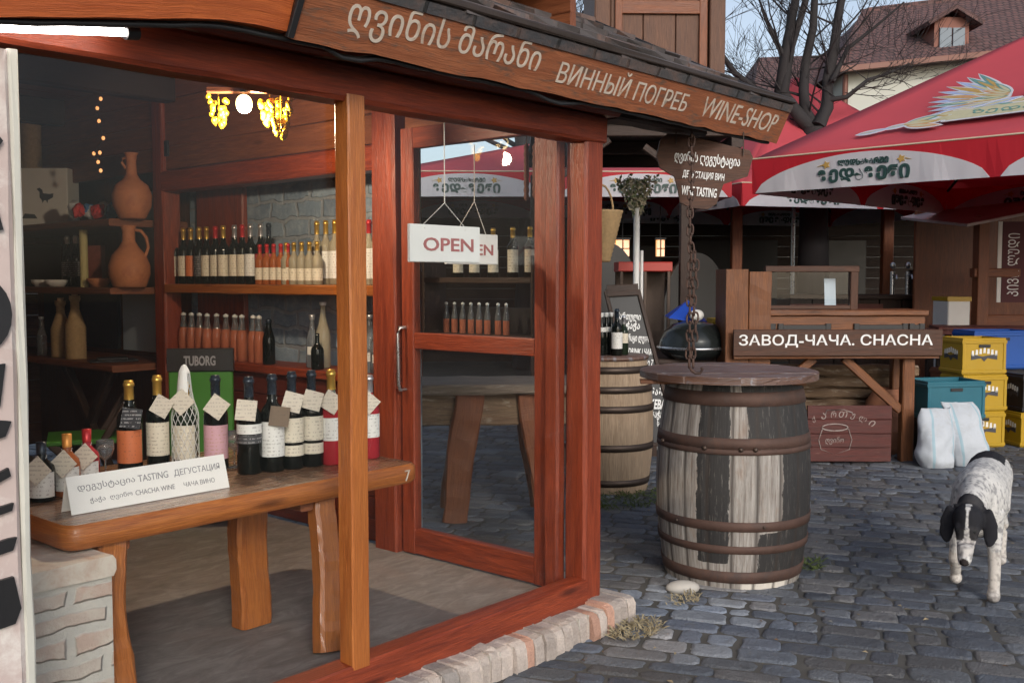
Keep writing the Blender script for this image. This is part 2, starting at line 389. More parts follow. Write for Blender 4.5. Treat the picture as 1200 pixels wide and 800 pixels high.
M_('slate_roof', brick_mat, ((.05, .05, .055), (.07, .068, .07), (.16, .1, .08)), (.02, .02, .02), .3, .22, .01, .5, 'UV', .02, .6)

def floor_mat():
    m = N('dusty_floor'); ob = m.tex('Object')
    g = m.noise(m.map(ob, (2.6, 6, 1)), 2.2, 9, .72, .8); b = m.noise(ob, 3, 6, .65); f = m.noise(ob, 60, 4, .6)
    sx = m.n('SeparateXYZ'); m.i(sx, 0, ob)
    gap0 = m.math('LESS_THAN', m.math('ABSOLUTE', m.math('SUBTRACT', m.math('FRACT', m.math('MULTIPLY', m.math('ADD', sx.outputs[1], m.math('MULTIPLY', b, .02)), 2.6)), .5)), .012)
    col = m.ramp(g, [(.3, (.13, .11, .1)), (.5, (.2, .172, .158)), (.7, (.29, .26, .24))])
    col = m.mix(m.ramp(b, [(.5, (0, 0, 0)), (.7, (.5, .5, .5))]), col, (.2, .145, .125)); col = m.mix(m.math('MULTIPLY', gap0, .18), col, (.07, .05, .04))
    m.bump(m.math('ADD', g, m.math('MULTIPLY', f, .4)), .4, .008); return m.done(col, .75)
MAT['dusty_floor'] = floor_mat()

def col_mat(name, rough=.6, nscale=25, bump=.5, amp=.4, bd=.01, spec=.5, stain=None):
    m = N(name); at = m.n('Attribute'); at.attribute_name = 'Col'; ob = m.tex('Object')
    n1 = m.noise(ob, nscale, 8, .7); n2 = m.noise(ob, nscale * .22, 6, .65); n3 = m.noise(ob, nscale * 4, 3, .6)
    f = m.math('ADD', 1 - amp * 1.4, m.math('MULTIPLY', m.math('ADD', m.math('ADD', n1, n2), m.math('MULTIPLY', n3, .8)), amp))
    vm = m.n('VectorMath', operation='SCALE'); m.i(vm, 0, at.outputs[0]); m.t.links.new(f, vm.inputs['Scale']); col = vm.outputs[0]
    if stain:
        s1 = m.noise(ob, 1.7, 8, .7, .8); col = m.mix(m.ramp(s1, [(.52, (0, 0, 0)), (.7, (.75, .75, .75))]), col, stain)
        s2 = m.noise(ob, 5.5, 8, .75, .3); col = m.mix(m.ramp(s2, [(.56, (0, 0, 0)), (.68, (.55, .55, .55))]), col, (.17, .165, .16))
    m.bump(m.math('ADD', m.math('ADD', n1, n2), m.math('MULTIPLY', n3, .35)), bump, bd); return m.done(col, m.math('ADD', rough - .2, m.math('MULTIPLY', n2, .4)), spec=spec)
MAT['cobble'] = col_mat('cobble', .6, 26, .9, .6, .018, .4, (.055, .058, .066))
MAT['bricks'] = col_mat('bricks', .85, 30, .7, .6, .01)
MAT['fur'] = col_mat('fur', .8, 70, .5, .35, .006, .2)
MAT['barrel_paint'] = None
def barrel_mat():
    m = N('painted_staves'); at = m.n('Attribute'); at.attribute_name = 'Col'; uv = m.tex('UV')
    sx = m.n('SeparateColor'); m.i(sx, 0, at.outputs[0])
    g = m.noise(m.map(uv, (1.6, 26, 1)), 2.2, 7, .7, .4); g2 = m.noise(m.map(uv, (4, 60, 1)), 2, 5, .65)
    base = m.ramp(g, [(.3, (.12, .103, .09)), (.47, (.26, .24, .22)), (.7, (.44, .42, .39))])
    base = m.mix(m.ramp(g2, [(.52, (0, 0, 0)), (.68, (.7, .7, .7))]), base, (.14, .095, .07))
    st = m.noise(m.map(uv, (2, 5, 1)), 2.4, 6, .7); base = m.mix(m.ramp(st, [(.55, (0, 0, 0)), (.75, (.6, .6, .6))]), base, (.22, .13, .08))
    edge = m.math('ADD', sx.outputs[0], m.math('MULTIPLY', m.math('SUBTRACT', m.noise(m.map(uv, (3, 9, 1)), 4, 6, .7), .5), .9))
    blk = m.ramp(edge, [(.47, (0, 0, 0)), (.53, (1, 1, 1))])
    blk = m.math('MULTIPLY', blk, m.ramp(m.math('ADD', m.math('MULTIPLY', g2, .5), m.math('MULTIPLY', m.noise(m.map(uv, (3, 14, 1)), 3.5, 8, .75, .5), .5)), [(.54, (1, 1, 1)), (.64, (.5, .5, .5))]))
    col = m.mix(blk, base, (.022, .021, .021)); col = m.mix(sx.outputs[2], col, (.62, .58, .52)); col = m.mix(m.math('MULTIPLY', sx.outputs[1], .85), col, (.03, .022, .018))
    m.bump(m.math('ADD', g, m.math('MULTIPLY', g2, .5)), .5, .008); return m.done(col, .72)
MAT['barrel_paint'] = barrel_mat()

# ---------------------------------------------------------------- text
def text(name, body, mat, parent, Mx, width=None, height=None, ext=.002, shear=0.0, bold=0.0, align='CENTER', spacing=1.0):
    cu = bpy.data.curves.new(name, 'FONT'); cu.body = body; cu.size = 1; cu.extrude = 0; cu.align_x = align; cu.align_y = 'BOTTOM'; cu.resolution_u = 3; cu.shear = shear; cu.offset = bold; cu.space_character = spacing
    o = bpy.data.objects.new(name, cu); COL.objects.link(o)
    dg = bpy.context.evaluated_depsgraph_get(); dg.update(); me = bpy.data.meshes.new_from_object(o.evaluated_get(dg)); bpy.data.objects.remove(o)
    xs = [v.co.x for v in me.vertices]; ys = [v.co.y for v in me.vertices]
    if not xs: return None
    W, Hh = max(xs) - min(xs), max(ys) - min(ys); sx = (width / W) if width else None; sy = (height / Hh) if height else None
    sx = sx or sy; sy = sy or sx; mx = (max(xs) + min(xs)) / 2 if align == 'CENTER' else min(xs); y0 = min(ys)
    bm = MB()
    bm.M = Mx; bm.smooth = False
    import bmesh as BM
    b = BM.new(); b.from_mesh(me); BM.ops.remove_doubles(b, verts=b.verts, dist=1e-5)
    r = BM.ops.extrude_face_region(b, geom=b.faces[:]); 
    for e in r['geom']:
        if isinstance(e, BM.types.BMVert): e.co.z += 1
    BM.ops.recalc_face_normals(b, faces=b.faces[:])
    b.verts.index_update()
    for v in b.verts: bm.pt(((v.co.x - mx) * sx, (v.co.y - y0) * sy, (v.co.z) * ext))
    for f in b.faces: bm.face([v.index for v in f.verts])
    b.free(); bpy.data.meshes.remove(me)
    return bm.build(name, mat, parent)
UPR = T(rx=R_(90))     # text plane standing upright, facing local -Y
def wmb(root):            # builder that takes world coordinates for a part of an unturned thing
    b = MB(); b.M = Matrix.Translation(-root.location); return b

# ================================================================ ground
YF, XW, FL = 2.62, 3.51, 0.12
g = MB(); g.c = (.05, .047, .042, 1)
n = 40
g.quad((-60, -60, -.005), (120, -60, -.005), (120, 120, -.005), (-60, 120, -.005))
structure(g.build('ground', M_('earth', plain, (.075, .072, .066), .95, 0, .45, 7, .6)))

def cobbles():
    b = MB(); b.smooth = True; rnd = random.Random(5)
    ang = -67; ex = Vector((math.cos(R_(ang)), math.sin(R_(ang)), 0)); ey = Vector((-ex.y, ex.x, 0))
    o = P(1.5, 3.0)
    v = -5.0
    while v < 13:
        far = v > 7
        rh = rnd.uniform(.09, .15) * (1.35 if far else 1)
        u = -10 + rnd.random() * .2
        while u < 9:
            L = rnd.uniform(.1, .26) * (1.4 if far else 1)
            c = o + ex * (u + L / 2) + ey * (v + rh / 2)
            fw, rt = c.dot(FW), c.dot(RT)
            # shop footprint and out of sight ground are skipped
            skip = fw < 2.2 or abs(rt) > fw * .62 + .8 or fw > 14.5 or (c.x < 3.62 and c.y > 2.6)
            if not skip:
                gap = rnd.uniform(.002, .007); hh = rnd.uniform(-.004, .004); tx, ty = rnd.uniform(-.014, .014), rnd.uniform(-.018, .018)
                k = rnd.random(); s = rnd.uniform(.65, 1.25)
                colr = ((.11, .127, .156), (.135, .148, .168), (.09, .104, .132), (.135, .136, .142))[int(k * 4)]
                near = max(0, 1 - ((c - Vector((3.9, 2.45, 0))).length) / .75)   # blocks get lighter towards the step
                cc = [q * s * (1 + 1.6 * near) for q in colr]; b.c = (*cc, 1)
                hw, hl = rh / 2 - gap, L / 2 - gap
                base = []
                jit = [(rnd.uniform(-.014, .014), rnd.uniform(-.012, .012)) for _ in range(4)]
                cn = [(sx * hl + j[0], sy * hw + j[1]) for (sx, sy), j in zip(((-1, -1), (1, -1), (1, 1), (-1, 1)), jit)]
                for q in range(4):
                    a, c_, d_ = Vector(cn[q - 1]), Vector(cn[q]), Vector(cn[(q + 1) % 4]); k1 = rnd.uniform(.012, .03)
                    base.append(tuple(c_ + (a - c_).normalized() * k1)); base.append(tuple(c_ + (d_ - c_).normalized() * k1 * .9))
                    md_ = c_.lerp(d_, rnd.uniform(.4, .6)); base.append((md_.x + rnd.uniform(-.006, .006), md_.y + rnd.uniform(-.006, .006)))
                def ring(sc, z): return [c + ex * (x * sc[0]) + ey * (y * sc[1]) + Vector((0, 0, z + hh + x * tx + y * ty + (rnd.uniform(-.0015, .0015) if z > -.01 else 0))) for x, y in base]
                s1 = (1 - .004 / hl, 1 - .004 / hw); s2 = (1 - .011 / hl, 1 - .011 / hw); s3 = (1 - .02 / hl, 1 - .02 / hw)
                rings = [ring((1, 1), -.03), ring((1, 1), -.009), ring(s1, -.002), ring(s2, .0015), ring(s3, .0018)]
                b.loft(rings, caps=(False, True), smooth=True)
            u += L
        v += rh
    return structure(b.build('cobblestone_paving', MAT['cobble']))
cobbles()
# tufts of moss and straw between the stones
def tuft(name, label, c, r, n, mat, lh, cat):
    b = MB(); rnd = random.Random(int(c.x * 100)); b.smooth = False
    for k in range(n):
        a = rnd.random() * 6.28; rr = r * math.sqrt(rnd.random()); p = Vector((rr * math.cos(a), rr * math.sin(a) * .6, 0))
        d = Vector((rnd.uniform(-1, 1), rnd.uniform(-1, 1), rnd.uniform(.15, 1))).normalized() * lh * rnd.uniform(.4, 1); s = Vector((-d.y, d.x, 0)).normalized() * .003
        q = p + d * .6 + Vector((0, 0, .0)); e = p + d * 1.0 - Vector((0, 0, d.z * .3))
        i = [b.pt(x) for x in (p - s, p + s, q + s * .7, e, q - s * .7)]; b.face(i)
    o = b.build(name, mat); o.location = c; o['label'] = label; o['category'] = cat; o['kind'] = 'stuff'; return o
tuft('dry_straw', 'pale dry straw lying on the cobbles beside the brick step corner', onZ(745, 738, .01), .15, 230, MAT['dry_straw'], .065, 'straw')
tuft('moss', 'green moss and weeds at the foot of the plain oak barrel', onZ(738, 585, .005), .4, 380, MAT['moss'], .07, 'moss')
tuft('moss', 'green weeds on the cobbles at the right foot of the black striped barrel', onZ(945, 662, .0), .14, 130, MAT['moss'], .06, 'moss')
tuft('dry_straw', 'sparse straw on the cobbles in front of the striped barrel', onZ(800, 702, .005), .12, 70, MAT['dry_straw'], .05, 'straw')
def litter():
    b = MB(); rnd = random.Random(55); b.smooth = False
    for k in range(150):
        f_ = rnd.uniform(3.3, 8.5); r_ = rnd.uniform(.0, .62) * f_; c = P(r_, f_, .006)
        if c.x < 3.75 and c.y > 2.4: continue
        s_ = rnd.uniform(.005, .017); a = rnd.random() * 6.28; b.m = rnd.choice((0, 0, 1, 2)); e = Vector((math.cos(a), math.sin(a), 0)); g_ = Vector((-e.y, e.x, 0)); zc = Vector((0, 0, rnd.uniform(.002, .008)))
        b.face([b.pt(c - e * s_), b.pt(c - g_ * s_ * .5 + zc), b.pt(c + e * s_ * 1.2), b.pt(c + g_ * s_ * .5 + zc * .4)])
    o = b.build('leaf_litter', [M_('leaf_brown', plain, (.13, .07, .035), .8, 0, .4, 30, .1), M_('leaf_pale', plain, (.26, .21, .13), .8, 0, .4, 30, .1), M_('leaf_grey', plain, (.2, .2, .19), .8, 0, .4, 30, .1)]); o['kind'] = 'stuff'; o['label'] = 'small dead leaves and grit scattered over the cobbled street'; o['category'] = 'litter'
litter()
b = MB(); b.ell((0, 0, 0), .085, .05, .035, 16, 8); o = b.build('stone', MAT['river_stone']); o.location = onZ(800, 688, .012); o.rotation_euler = (0, 0, VIEWROT + .1); tag(o, 'pale flat stone lying at the foot of the striped barrel', 'stone')

# ================================================================ the wine shop building
shop = thing('wine_shop', 'red timber wine shop with large panes and a low brick step', 'shop', (3.5, 2.7, 0))
# step of bricks on edge
b = wmb(shop); rnd = random.Random(3); x = 3.685
while x > .8:
    wd = rnd.uniform(.05, .072); y0 = 2.485 + rnd.uniform(-.012, .012); top = .108 + rnd.uniform(-.008, .006)
    k = rnd.random(); base = (.44, .38, .34) if k < .8 else ((.46, .27, .2) if k < .9 else (.33, .3, .28)); s = rnd.uniform(.8, 1.15); b.c = tuple(c * s for c in base) + (1,)
    rr = [(y0, -.04), (y0 - .004, .02), (y0, top - .03), (y0 + .012, top - .008), (y0 + .035, top), (2.7, top), (2.7, -.04)]
    j = lambda: rnd.uniform(-.004, .004)
    b.loft([[(xx, yy + j(), zz + j()) for yy, zz in rr] for xx in (x, x - .006, x - wd + .012, x - wd + .004)], smooth=False)
    b.c = (.44, .41, .37, 1); b.box((x - wd + .001, 2.497, -.03), (x - wd + .008, 2.69, .1), .001)
    x -= wd
b.build('brick_step', MAT['bricks'], shop)
b = wmb(shop); b.quad((.7, 2.66, FL - .004), (3.5, 2.66, FL - .004), (3.5, 9.4, FL - .004), (.7, 9.4, FL - .004)); b.build('floor', MAT['dusty_floor'], shop)
b = wmb(shop); b.box((.7, 2.595, .095), (3.478, 2.69, .205), .008, 8, .002); b.build('sill', MAT['red_wood'], shop)
# posts
b = wmb(shop); b.beam((3.54, 2.67, .1), (3.545, 2.67, 2.2), .125, .115, (0, 1, 0), .014, 10, .003); b.build('corner_post', MAT['red_wood'], shop)
b = wmb(shop); b.beam((3.475, 2.775, .12), (3.475, 2.775, 2.12), .06, .075, (0, 1, 0), .01, 8, .003); b.build('door_post', MAT['red_wood'], shop)
b = wmb(shop); b.beam((2.208, 2.63, .19), (2.208, 2.63, 2.1), .075, .075, (0, 1, 0), .006, 8, .0015); b.build('window_post', MAT['orange_wood'], shop)
b = wmb(shop); b.beam((3.52, 3.87, .1), (3.52, 3.87, 2.7), .13, .17, (0, 1, 0), .01, 8, .003); b.build('door_post', MAT['red_wood'], shop)
b = wmb(shop); b.beam((3.57, 6.1, .1), (3.57, 6.1, 2.75), .13, .13, (0, 1, 0), .012, 8, .004); b.build('inner_post', MAT['red_wood'], shop)
# header beams
b = wmb(shop); b.box((.7, 2.6, 2.08), (3.61, 2.72, 2.2), .012, 14, .003); b.build('header_beam', MAT['red_wood'], shop)
b = wmb(shop); b.box((.7, 2.575, 2.202), (3.68, 2.74, 2.36), .012, 14, .004); b.build('wall_plate', MAT['red_wood'], shop)
b = wmb(shop); b.box((3.69, 2.6, 2.2), (4.45, 2.72, 2.32), .012, 6, .004); b.build('porch_beam', MAT['dark_wood'], shop)
# panes of the front
for nm, xa, xb in (('window_pane', .95, 2.15), ('window_pane', 2.264, 3.475)):
    b = wmb(shop); b.box((xa, 2.652, .2), (xb, 2.656, 2.085), .0005); b.build(nm, MAT['glass_pane'], shop)
# side wall below the shelves, above the shelves, and the stone behind
b = wmb(shop)
for k in range(7): b.box((3.525, 3.965, FL + .118 * k), (3.555, 6.05, FL + .116 + .118 * k), .004, 4, .001)
b.build('wainscot', MAT['deep_red_wood'], shop)
b = wmb(shop); b.M = b.M @ Matrix.Identity(4); b.quad((3.8, 6.2, .1), (3.8, 3.95, .1), (3.8, 3.95, 2.25), (3.8, 6.2, 2.25)); b.build('stone_wall', MAT['stone_wall'], shop)
b = wmb(shop); b.box((3.74, 5.5, 1.0), (3.78, 6.03, 2.2), .006, 5, .002, 2); b.build('inner_panel', MAT['red_wood'], shop)
b = wmb(shop); b.box((3.5, 3.965, 2.06), (3.64, 6.05, 2.19), .01, 6, .003); b.build('side_beam', MAT['red_wood'], shop)
b = wmb(shop)
for k in range(4): b.box((3.53, 2.74, 2.2 + .15 * k), (3.57, 8.2, 2.348 + .15 * k), .005, 4, .002)
b.build('upper_boarding', MAT['brown_wood'], shop)
# back wall, left wall, ceiling
b = wmb(shop)
for k in range(15): b.box((.7, 8.6, FL + .18 * k), (3.9, 8.64, FL + .178 + .18 * k), .004, 1)
b.build('back_wall', MAT['wall_wood'], shop)
b = wmb(shop)
for k in range(15): b.box((.66, 2.72, FL + .18 * k), (.7, 8.6, FL + .178 + .18 * k), .004, 1)
b.build('side_wall', MAT['brown_wood'], shop)
b = wmb(shop)
for k in range(12): b.box((.7, 2.76 + .49 * k, 2.8), (3.75, 3.245 + .49 * k, 2.84), .004, 1)
b.build('ceiling', MAT['brown_wood'], shop)
b = wmb(shop)
for yy in (4.3, 5.9, 7.4): b.box((.7, yy, 2.62), (3.53, yy + .13, 2.8), .01, 4, .003)
b.build('ceiling_beams', MAT['dark_wood'], shop)
b = wmb(shop); b.quad((3.83, 6.1, .12), (3.83, 8.6, .12), (3.83, 8.6, 2.8), (3.83, 6.1, 2.8)); b.build('rear_side_wall', MAT['wall_wood'], shop)
b = wmb(shop); b.box((3.79, 6.62, .98), (3.815, 7.12, 2.12), .003); b.build('window_light_panel', MAT['bluish_board'], shop)  # pale panel painted in place of window light at the back
b = wmb(shop); b.box((3.79, 7.2, .98), (3.815, 8.4, 1.5), .003); b.build('dark_panel', MAT['black_paint'], shop)
# door in the side wall
dr = wmb(shop); Y0, Y1, Z0, Z1 = 2.80, 3.765, .125, 2.24
dr.beam((3.505, Y0 + .05, Z0), (3.505, Y0 + .05, Z1), .05, .1, (0, 1, 0), .005, 6, .001); dr.beam((3.505, Y1 - .045, Z0), (3.505, Y1 - .045, Z1), .05, .09, (0, 1, 0), .005, 6, .001)
dr.box((3.482, Y0 + .1, Z0), (3.53, Y1 - .09, Z0 + .125), .004, 4, .001); dr.box((3.482, Y0 + .1, Z1 - .1), (3.53, Y1 - .09, Z1), .004, 4, .001); dr.box((3.482, Y0 + .1, 1.155), (3.53, Y1 - .09, 1.235), .004, 4, .001)
door = dr.build('door', MAT['red_wood'], shop)
for za, zb in ((Z0 + .12, 1.16), (1.23, Z1 - .095)):
    b = wmb(shop); b.box((3.504, Y0 + .095, za), (3.508, Y1 - .085, zb), .0005); b.build('pane', MAT['door_glass'], door)
b = wmb(shop); b.tube([(3.48, Y1 - .03, 1.26), (3.44, Y1 - .03, 1.26), (3.432, Y1 - .03, 1.23), (3.432, Y1 - .03, .98), (3.44, Y1 - .03, .95), (3.48, Y1 - .03, .95)], .009, 8); b.build('handle', MAT['steel'], door)
b = wmb(shop); b.box((3.47, Y0 - .012, 1.75), (3.484, Y0 + .004, 2.0), .002); b.box((3.47, Y0 - .012, .35), (3.484, Y0 + .004, .6), .002); b.build('hinge', MAT['steel'], door)

# roof: slopes back from the eave, overhangs the right end
EV = Vector((0, 2.335, 2.372)); pit = R_(26.4); XE = 4.785
rf = wmb(shop)
def rp(x, t, lift=0): return (x, EV.y + t * math.cos(pit) - lift * math.sin(pit), EV.z + t * math.sin(pit) + lift * math.cos(pit))
rf.loft([[rp(x, -.03, -.035), rp(x, -.03, 0), rp(x, 3.2, 0), rp(x, 3.2, -.035)] for x in (.4, 1.5, 2.6, 3.7, XE)], smooth=False)
roof = rf.build('roof', MAT['slate_roof'], shop)
b = wmb(shop)     # rows of split shingles near the eave
rnd = random.Random(9)
for row in range(9):
    x = .5
    while x < XE - .12:
        wd = rnd.uniform(.12, .22); t0 = row * .3 - .02
        if x + wd > XE - .02: break
        b.c = (1, 1, 1, 1); l0, l1 = .022 + rnd.uniform(0, .012), .006
        b.loft([[rp(x, t0 + rnd.uniform(-.02, .02), 0), rp(x, t0, l0), rp(x + wd - .006, t0 + rnd.uniform(-.015, .015), l0), rp(x + wd - .006, t0, 0)], [rp(x, t0 + .33, .001), rp(x, t0 + .33, l1), rp(x + wd - .006, t0 + .33, l1), rp(x + wd - .006, t0 + .33, .001)]], smooth=False)
        x += wd
b.build('shingles', M_('shingle', plain, (.085, .075, .075), .75, 0, .45, 7, .4, dirt=(.22, .13, .1)), roof)
b = wmb(shop); b.beam(Vector(rp(XE + .012, .0, -.02)), Vector(rp(XE + .012, 3.2, -.02)), .02, .06, (0, 0, 1), .003); b.build('verge_board', MAT['black_paint'], roof)
b = wmb(shop); b.box((1.6, 2.30, 2.368), (XE + .01, 2.345, 2.392), .004, 6, .003); b.build('drip_edge', MAT['iron'], roof)
b = wmb(shop)
for x in [1.0 + .55 * k for k in range(7)]: b.beam(Vector(rp(x, .08, -.09)), Vector(rp(x, 3.1, -.09)), .07, .1, (0, 0, 1), .006, 3, .003)
b.build('rafters', MAT['brown_wood'], roof)
b = wmb(shop)
for x in [3.75 + .2 * k for k in range(6)]: b.loft([[rp(x, .06, -.15), rp(x, .06, -.135), rp(x + .18, .06, -.135), rp(x + .18, .06, -.15)], [rp(x, 3, -.15), rp(x, 3, -.135), rp(x + .18, 3, -.135), rp(x + .18, 3, -.15)]], smooth=False)
b.build('porch_lining', MAT['dark_wood'], roof)

# the long sign board on the eave
LB, LT = Vector((0, 2.42, 2.192)), Vector((0, 2.335, 2.368))
sgn = thing('shop_sign', 'long weathered board on the eave carved with the shop name in three scripts', 'sign', (3.3, 2.42, 2.19))
b = wmb(sgn); nrm = Vector((0, -(LT - LB).z, (LT - LB).y)).normalized()
rnd = random.Random(4); rings = []
for k in range(31):
    x = 1.80 + (4.79 - 1.80) * k / 30; j = lambda a=.004: rnd.uniform(-a, a)
    bot = LB + Vector((0, 0, j(.006))); top = LT + Vector((0, 0, j(.004)))
    rings.append([tuple(Vector((x, 0, 0)) + q) for q in (bot + nrm * .022, top + nrm * .022, top - nrm * .022, bot - nrm * .022)])
b.loft(rings, smooth=False); b.build('board', MAT['sign_wood'], sgn)
up = (LT - LB).normalized(); ex = Vector((1, 0, 0)); zz = ex.cross(up).normalized()
def signM(px, frac):     # frame on the board face, x along the board
    X = px; o = Vector((X, 0, 0)) + LB + up * (frac * (LT - LB).length) + zz * .0215 - sgn.location
    m = Matrix((ex, up, zz)).transposed().to_4x4(); m.translation = o; return m
def boardX(px, py): d = ray(px, py); t = (LB.lerp(LT, .45)).y / d.y; return (CP + d * t).x
xa, xb = boardX(402, 40), boardX(626, 88); text('lettering', 'ღვინის მარანი', MAT['letter_white'], sgn, signM((xa + xb) / 2, .2), width=xb - xa, height=.125, ext=.0025, bold=.004)
xa, xb = boardX(650, 85), boardX(801, 122); text('lettering', 'ВИННЫЙ ПОГРЕБ', MAT['letter_white'], sgn, signM((xa + xb) / 2, .24), width=xb - xa, height=.1, ext=.0025, bold=.0)
xa, xb = boardX(819, 125), boardX(905, 148); text('lettering', 'WINE-SHOP', MAT['letter_white'], sgn, signM((xa + xb) / 2, .24), width=xb - xa, height=.09, ext=.0025, shear=.12, bold=.0)
# bright eave board on the left, with its drooping lower edge
ev = MB(); rnd = random.Random(6); rings = []
for k in range(13):
    x = .55 + (1.785 - .55) * k / 12; zb = 2.195 if x > 1.6 else 2.195 - (1.6 - x) * .178
    rings.append([(x, 2.395, zb + rnd.uniform(-.003, .003)), (x, 2.325, 2.365), (x, 2.35, 2.368), (x, 2.43, zb)])
ev.M = wmb(shop).M; ev.loft(rings, smooth=False); ev.build('eave_board', MAT['eave_wood'], shop)
b = wmb(shop); b.beam((1.79, 2.39, 2.18), (1.80, 2.30, 2.375), .014, .022, (1, 0, 0), .002); b.build('strap', MAT['black_iron'], shop)
# cable slung along under the sign
b = MB(); pts = []
cabz = lambda x: 2.183 - (.0 if x > 1.6 else (1.6 - x) * .17)
rnd = random.Random(8)
for k in range(60):
    x = .6 + 4.15 * k / 59; sag = .0
    if 1.95 < x < 2.12: sag = .022 * math.sin((x - 1.95) / .17 * math.pi)
    if 2.9 < x < 3.2: sag = .02 * math.sin((x - 2.9) / .3 * math.pi)
    pts.append((x, 2.425, cabz(x) - sag + rnd.uniform(-.002, .002)))
b.tube(pts, .008, 6); b.tube([(x, y + .012, z + .008 + (.0)) for x, y, z in pts], .007, 6); tag(b.build('cable', MAT['black_wire']), 'black power cable slung below the long shop sign', 'cable')
# fluorescent tube under the left eave
tb = thing('tube_lamp', 'white fluorescent tube lamp under the left eave board', 'lamp', (1.1, 2.5, 2.1))
A, B = Vector((.75, 2.5, 2.045)) - tb.location, Vector((1.355, 2.5, 2.133)) - tb.location; dd = (B - A).normalized()
b = MB(); b.tube([A, B], .010, 12); b.build('tube', MAT['tube_glow'], tb)
b = MB(); b.tube([B, B + dd * .035], .019, 12); b.tube([A - dd * .03, A], .019, 12); b.beam(A + Vector((0, .022, .022)), B + Vector((0, .022, .022)), .03, .02, (0, 0, 1), .003); b.build('holder', MAT['black_iron'], tb)

# white plastered board on the left with iron pieces
wb = thing('white_board', 'white painted upright board at the left edge carrying black iron shapes', 'board', (.85, 2.52, 0))
b = wmb(wb); b.box((.6, 2.5, .0), (1.062, 2.555, 2.04), .012, 10, .003); b.build('panel', MAT['plaster'], wb)
b = wmb(wb); b.box((1.064, 2.506, .0), (1.087, 2.56, 2.045), .006, 10, .003); b.build('edge', MAT['plaster_edge'], wb)
def iron(name, pts, z0):
    b = wmb(wb); b.M = b.M @ Matrix.Translation((.982, 2.498, z0)) @ UPR; b.prism(pts, 0, .012); b.build(name, MAT['black_iron'], wb)
ring = [(.058 * math.cos(a * .3142), .085 * math.sin(a * .3142)) for a in range(20)]
def izy(py): return onY(5, py, 2.5).z
iron('iron_piece', [(-.08, -.03), (.03, -.035), (.055, .0), (.03, .03), (-.08, .02)], izy(166))
iron('iron_piece', [(-.08, -.06), (.05, -.05), (.03, .03), (-.02, .06), (-.08, .04)], izy(245))
iron('iron_disc', [(x * 1.1 - .0, y * 1.0) for x, y in ring], izy(368))
iron('iron_piece', [(-.08, -.05), (.03, -.04), (.045, .06), (-.08, .05)], izy(455))
iron('iron_piece', [(-.08, -.03), (.04, -.005), (.055, .03), (.0, .04), (-.08, .03)], izy(508))
iron('iron_piece', [(-.08, -.025), (.05, .03), (.045, .05), (-.08, .0)], izy(572))
iron('iron_piece', [(-.08, -.015), (.05, .012), (.055, .03), (-.08, .01)], izy(604))
iron('iron_piece', [(-.08, -.03), (.05, -.01), (.06, .02), (.04, .02), (-.08, .0)], izy(640))
iron('iron_piece', [(-.08, -.07), (.05, -.055), (.065, -.02), (.05, .06), (-.08, .05)], izy(705))

# low brick pier under the table's left end
b = MB(); b.smooth = False
L0, L1 = Vector((1.13, 2.93, 0)), Vector((1.505, 3.33, .655))
X0, X1, Ya, Yb = L0.x, L1.x, L0.y, L1.y
b.quad((X0, Ya, 0), (X1, Ya, 0), (X1, Ya, .6), (X0, Ya, .6)); b.quad((X1, Ya, 0), (X1, Yb, 0), (X1, Yb, .6), (X1, Ya, .6))
b.quad((X0, Yb, 0), (X0, Ya, 0), (X0, Ya, .6), (X0, Yb, .6)); b.quad((X1, Yb, 0), (X0, Yb, 0), (X0, Yb, .6), (X1, Yb, .6))
b.m = 1; b.box((X0 - .012, Ya - .012, .6), (X1 + .012, Yb + .01, .66), .014, 6, .005)
o = b.build('brick_pier', [MAT['pier_brick'], M_('pier_cap', plain, (.56, .5, .43), .85, 0, .2, 9, .6, dirt=(.45, .32, .25))]); tag(o, 'low whitewashed brick pier under the left end of the tasting table', 'pier')
# ================================================================ tasting table
tt = thing('tasting_table', 'thick varnished orange slab table on wavy plank legs behind the shop window', 'table', (2.13, 3.45, FL))
b = wmb(tt); TZ = .75
def rr(x0, x1, y0, y1, r, n=5):
    o = []
    for cx_, cy_, a0 in ((x1 - r, y0 + r, -90), (x1 - r, y1 - r, 0), (x0 + r, y1 - r, 90), (x0 + r, y0 + r, 180)):
        o += [(cx_ + r * math.cos(R_(a0 + 90 * k / n)), cy_ + r * math.sin(R_(a0 + 90 * k / n))) for k in range(n + 1)]
    return o
def slab(b, x0, x1, y0, y1, z0, z1, r, e=.012, mtop=None):
    o = rr(x0, x1, y0, y1, r); i = rr(x0 + e, x1 - e, y0 + e, y1 - e, r - e * .8)
    sh = lambda q, z: [(x, y, z) for x, y in q]
    f0 = len(b.uv)
    b.loft([sh(i, z0), sh(o, z0 + e), sh(o, z1 - e), sh(i, z1)], caps=(False, False), smooth=True)
    for fi in range(f0, len(b.uv)): b.uv[fi] = [(v_, u_) for u_, v_ in b.uv[fi]]
    lo = [b.pt((x, y, z0)) for x, y in i]; b.face(list(reversed(lo)), [(x, y) for x, y in reversed(i)], False)
    if mtop is not None: b.m = mtop
    hi = [b.pt((x, y, z1)) for x, y in i]; b.face(hi, [(x + .3, y) for x, y in i], False); b.m = 0
slab(b, 1.40, 2.88, 3.0, 3.92, .672, TZ, .06, .014, 1)
b.build('tabletop', [MAT['table_wood'], MAT['table_top_wood']], tt)
def leg(p0, p1, w, d, wave):
    b = wmb(tt); b.beam(p0, p1, w, d, (0, 1, 0), .012, 16, .002, 1.0, wave); b.build('leg', MAT['table_wood'], tt)
random.seed(21)
leg((2.352, 2.95, FL), (2.44, 3.09, .675), .1, .07, .006); leg((2.335, 3.42, FL), (2.335, 3.43, .675), .14, .09, .006)
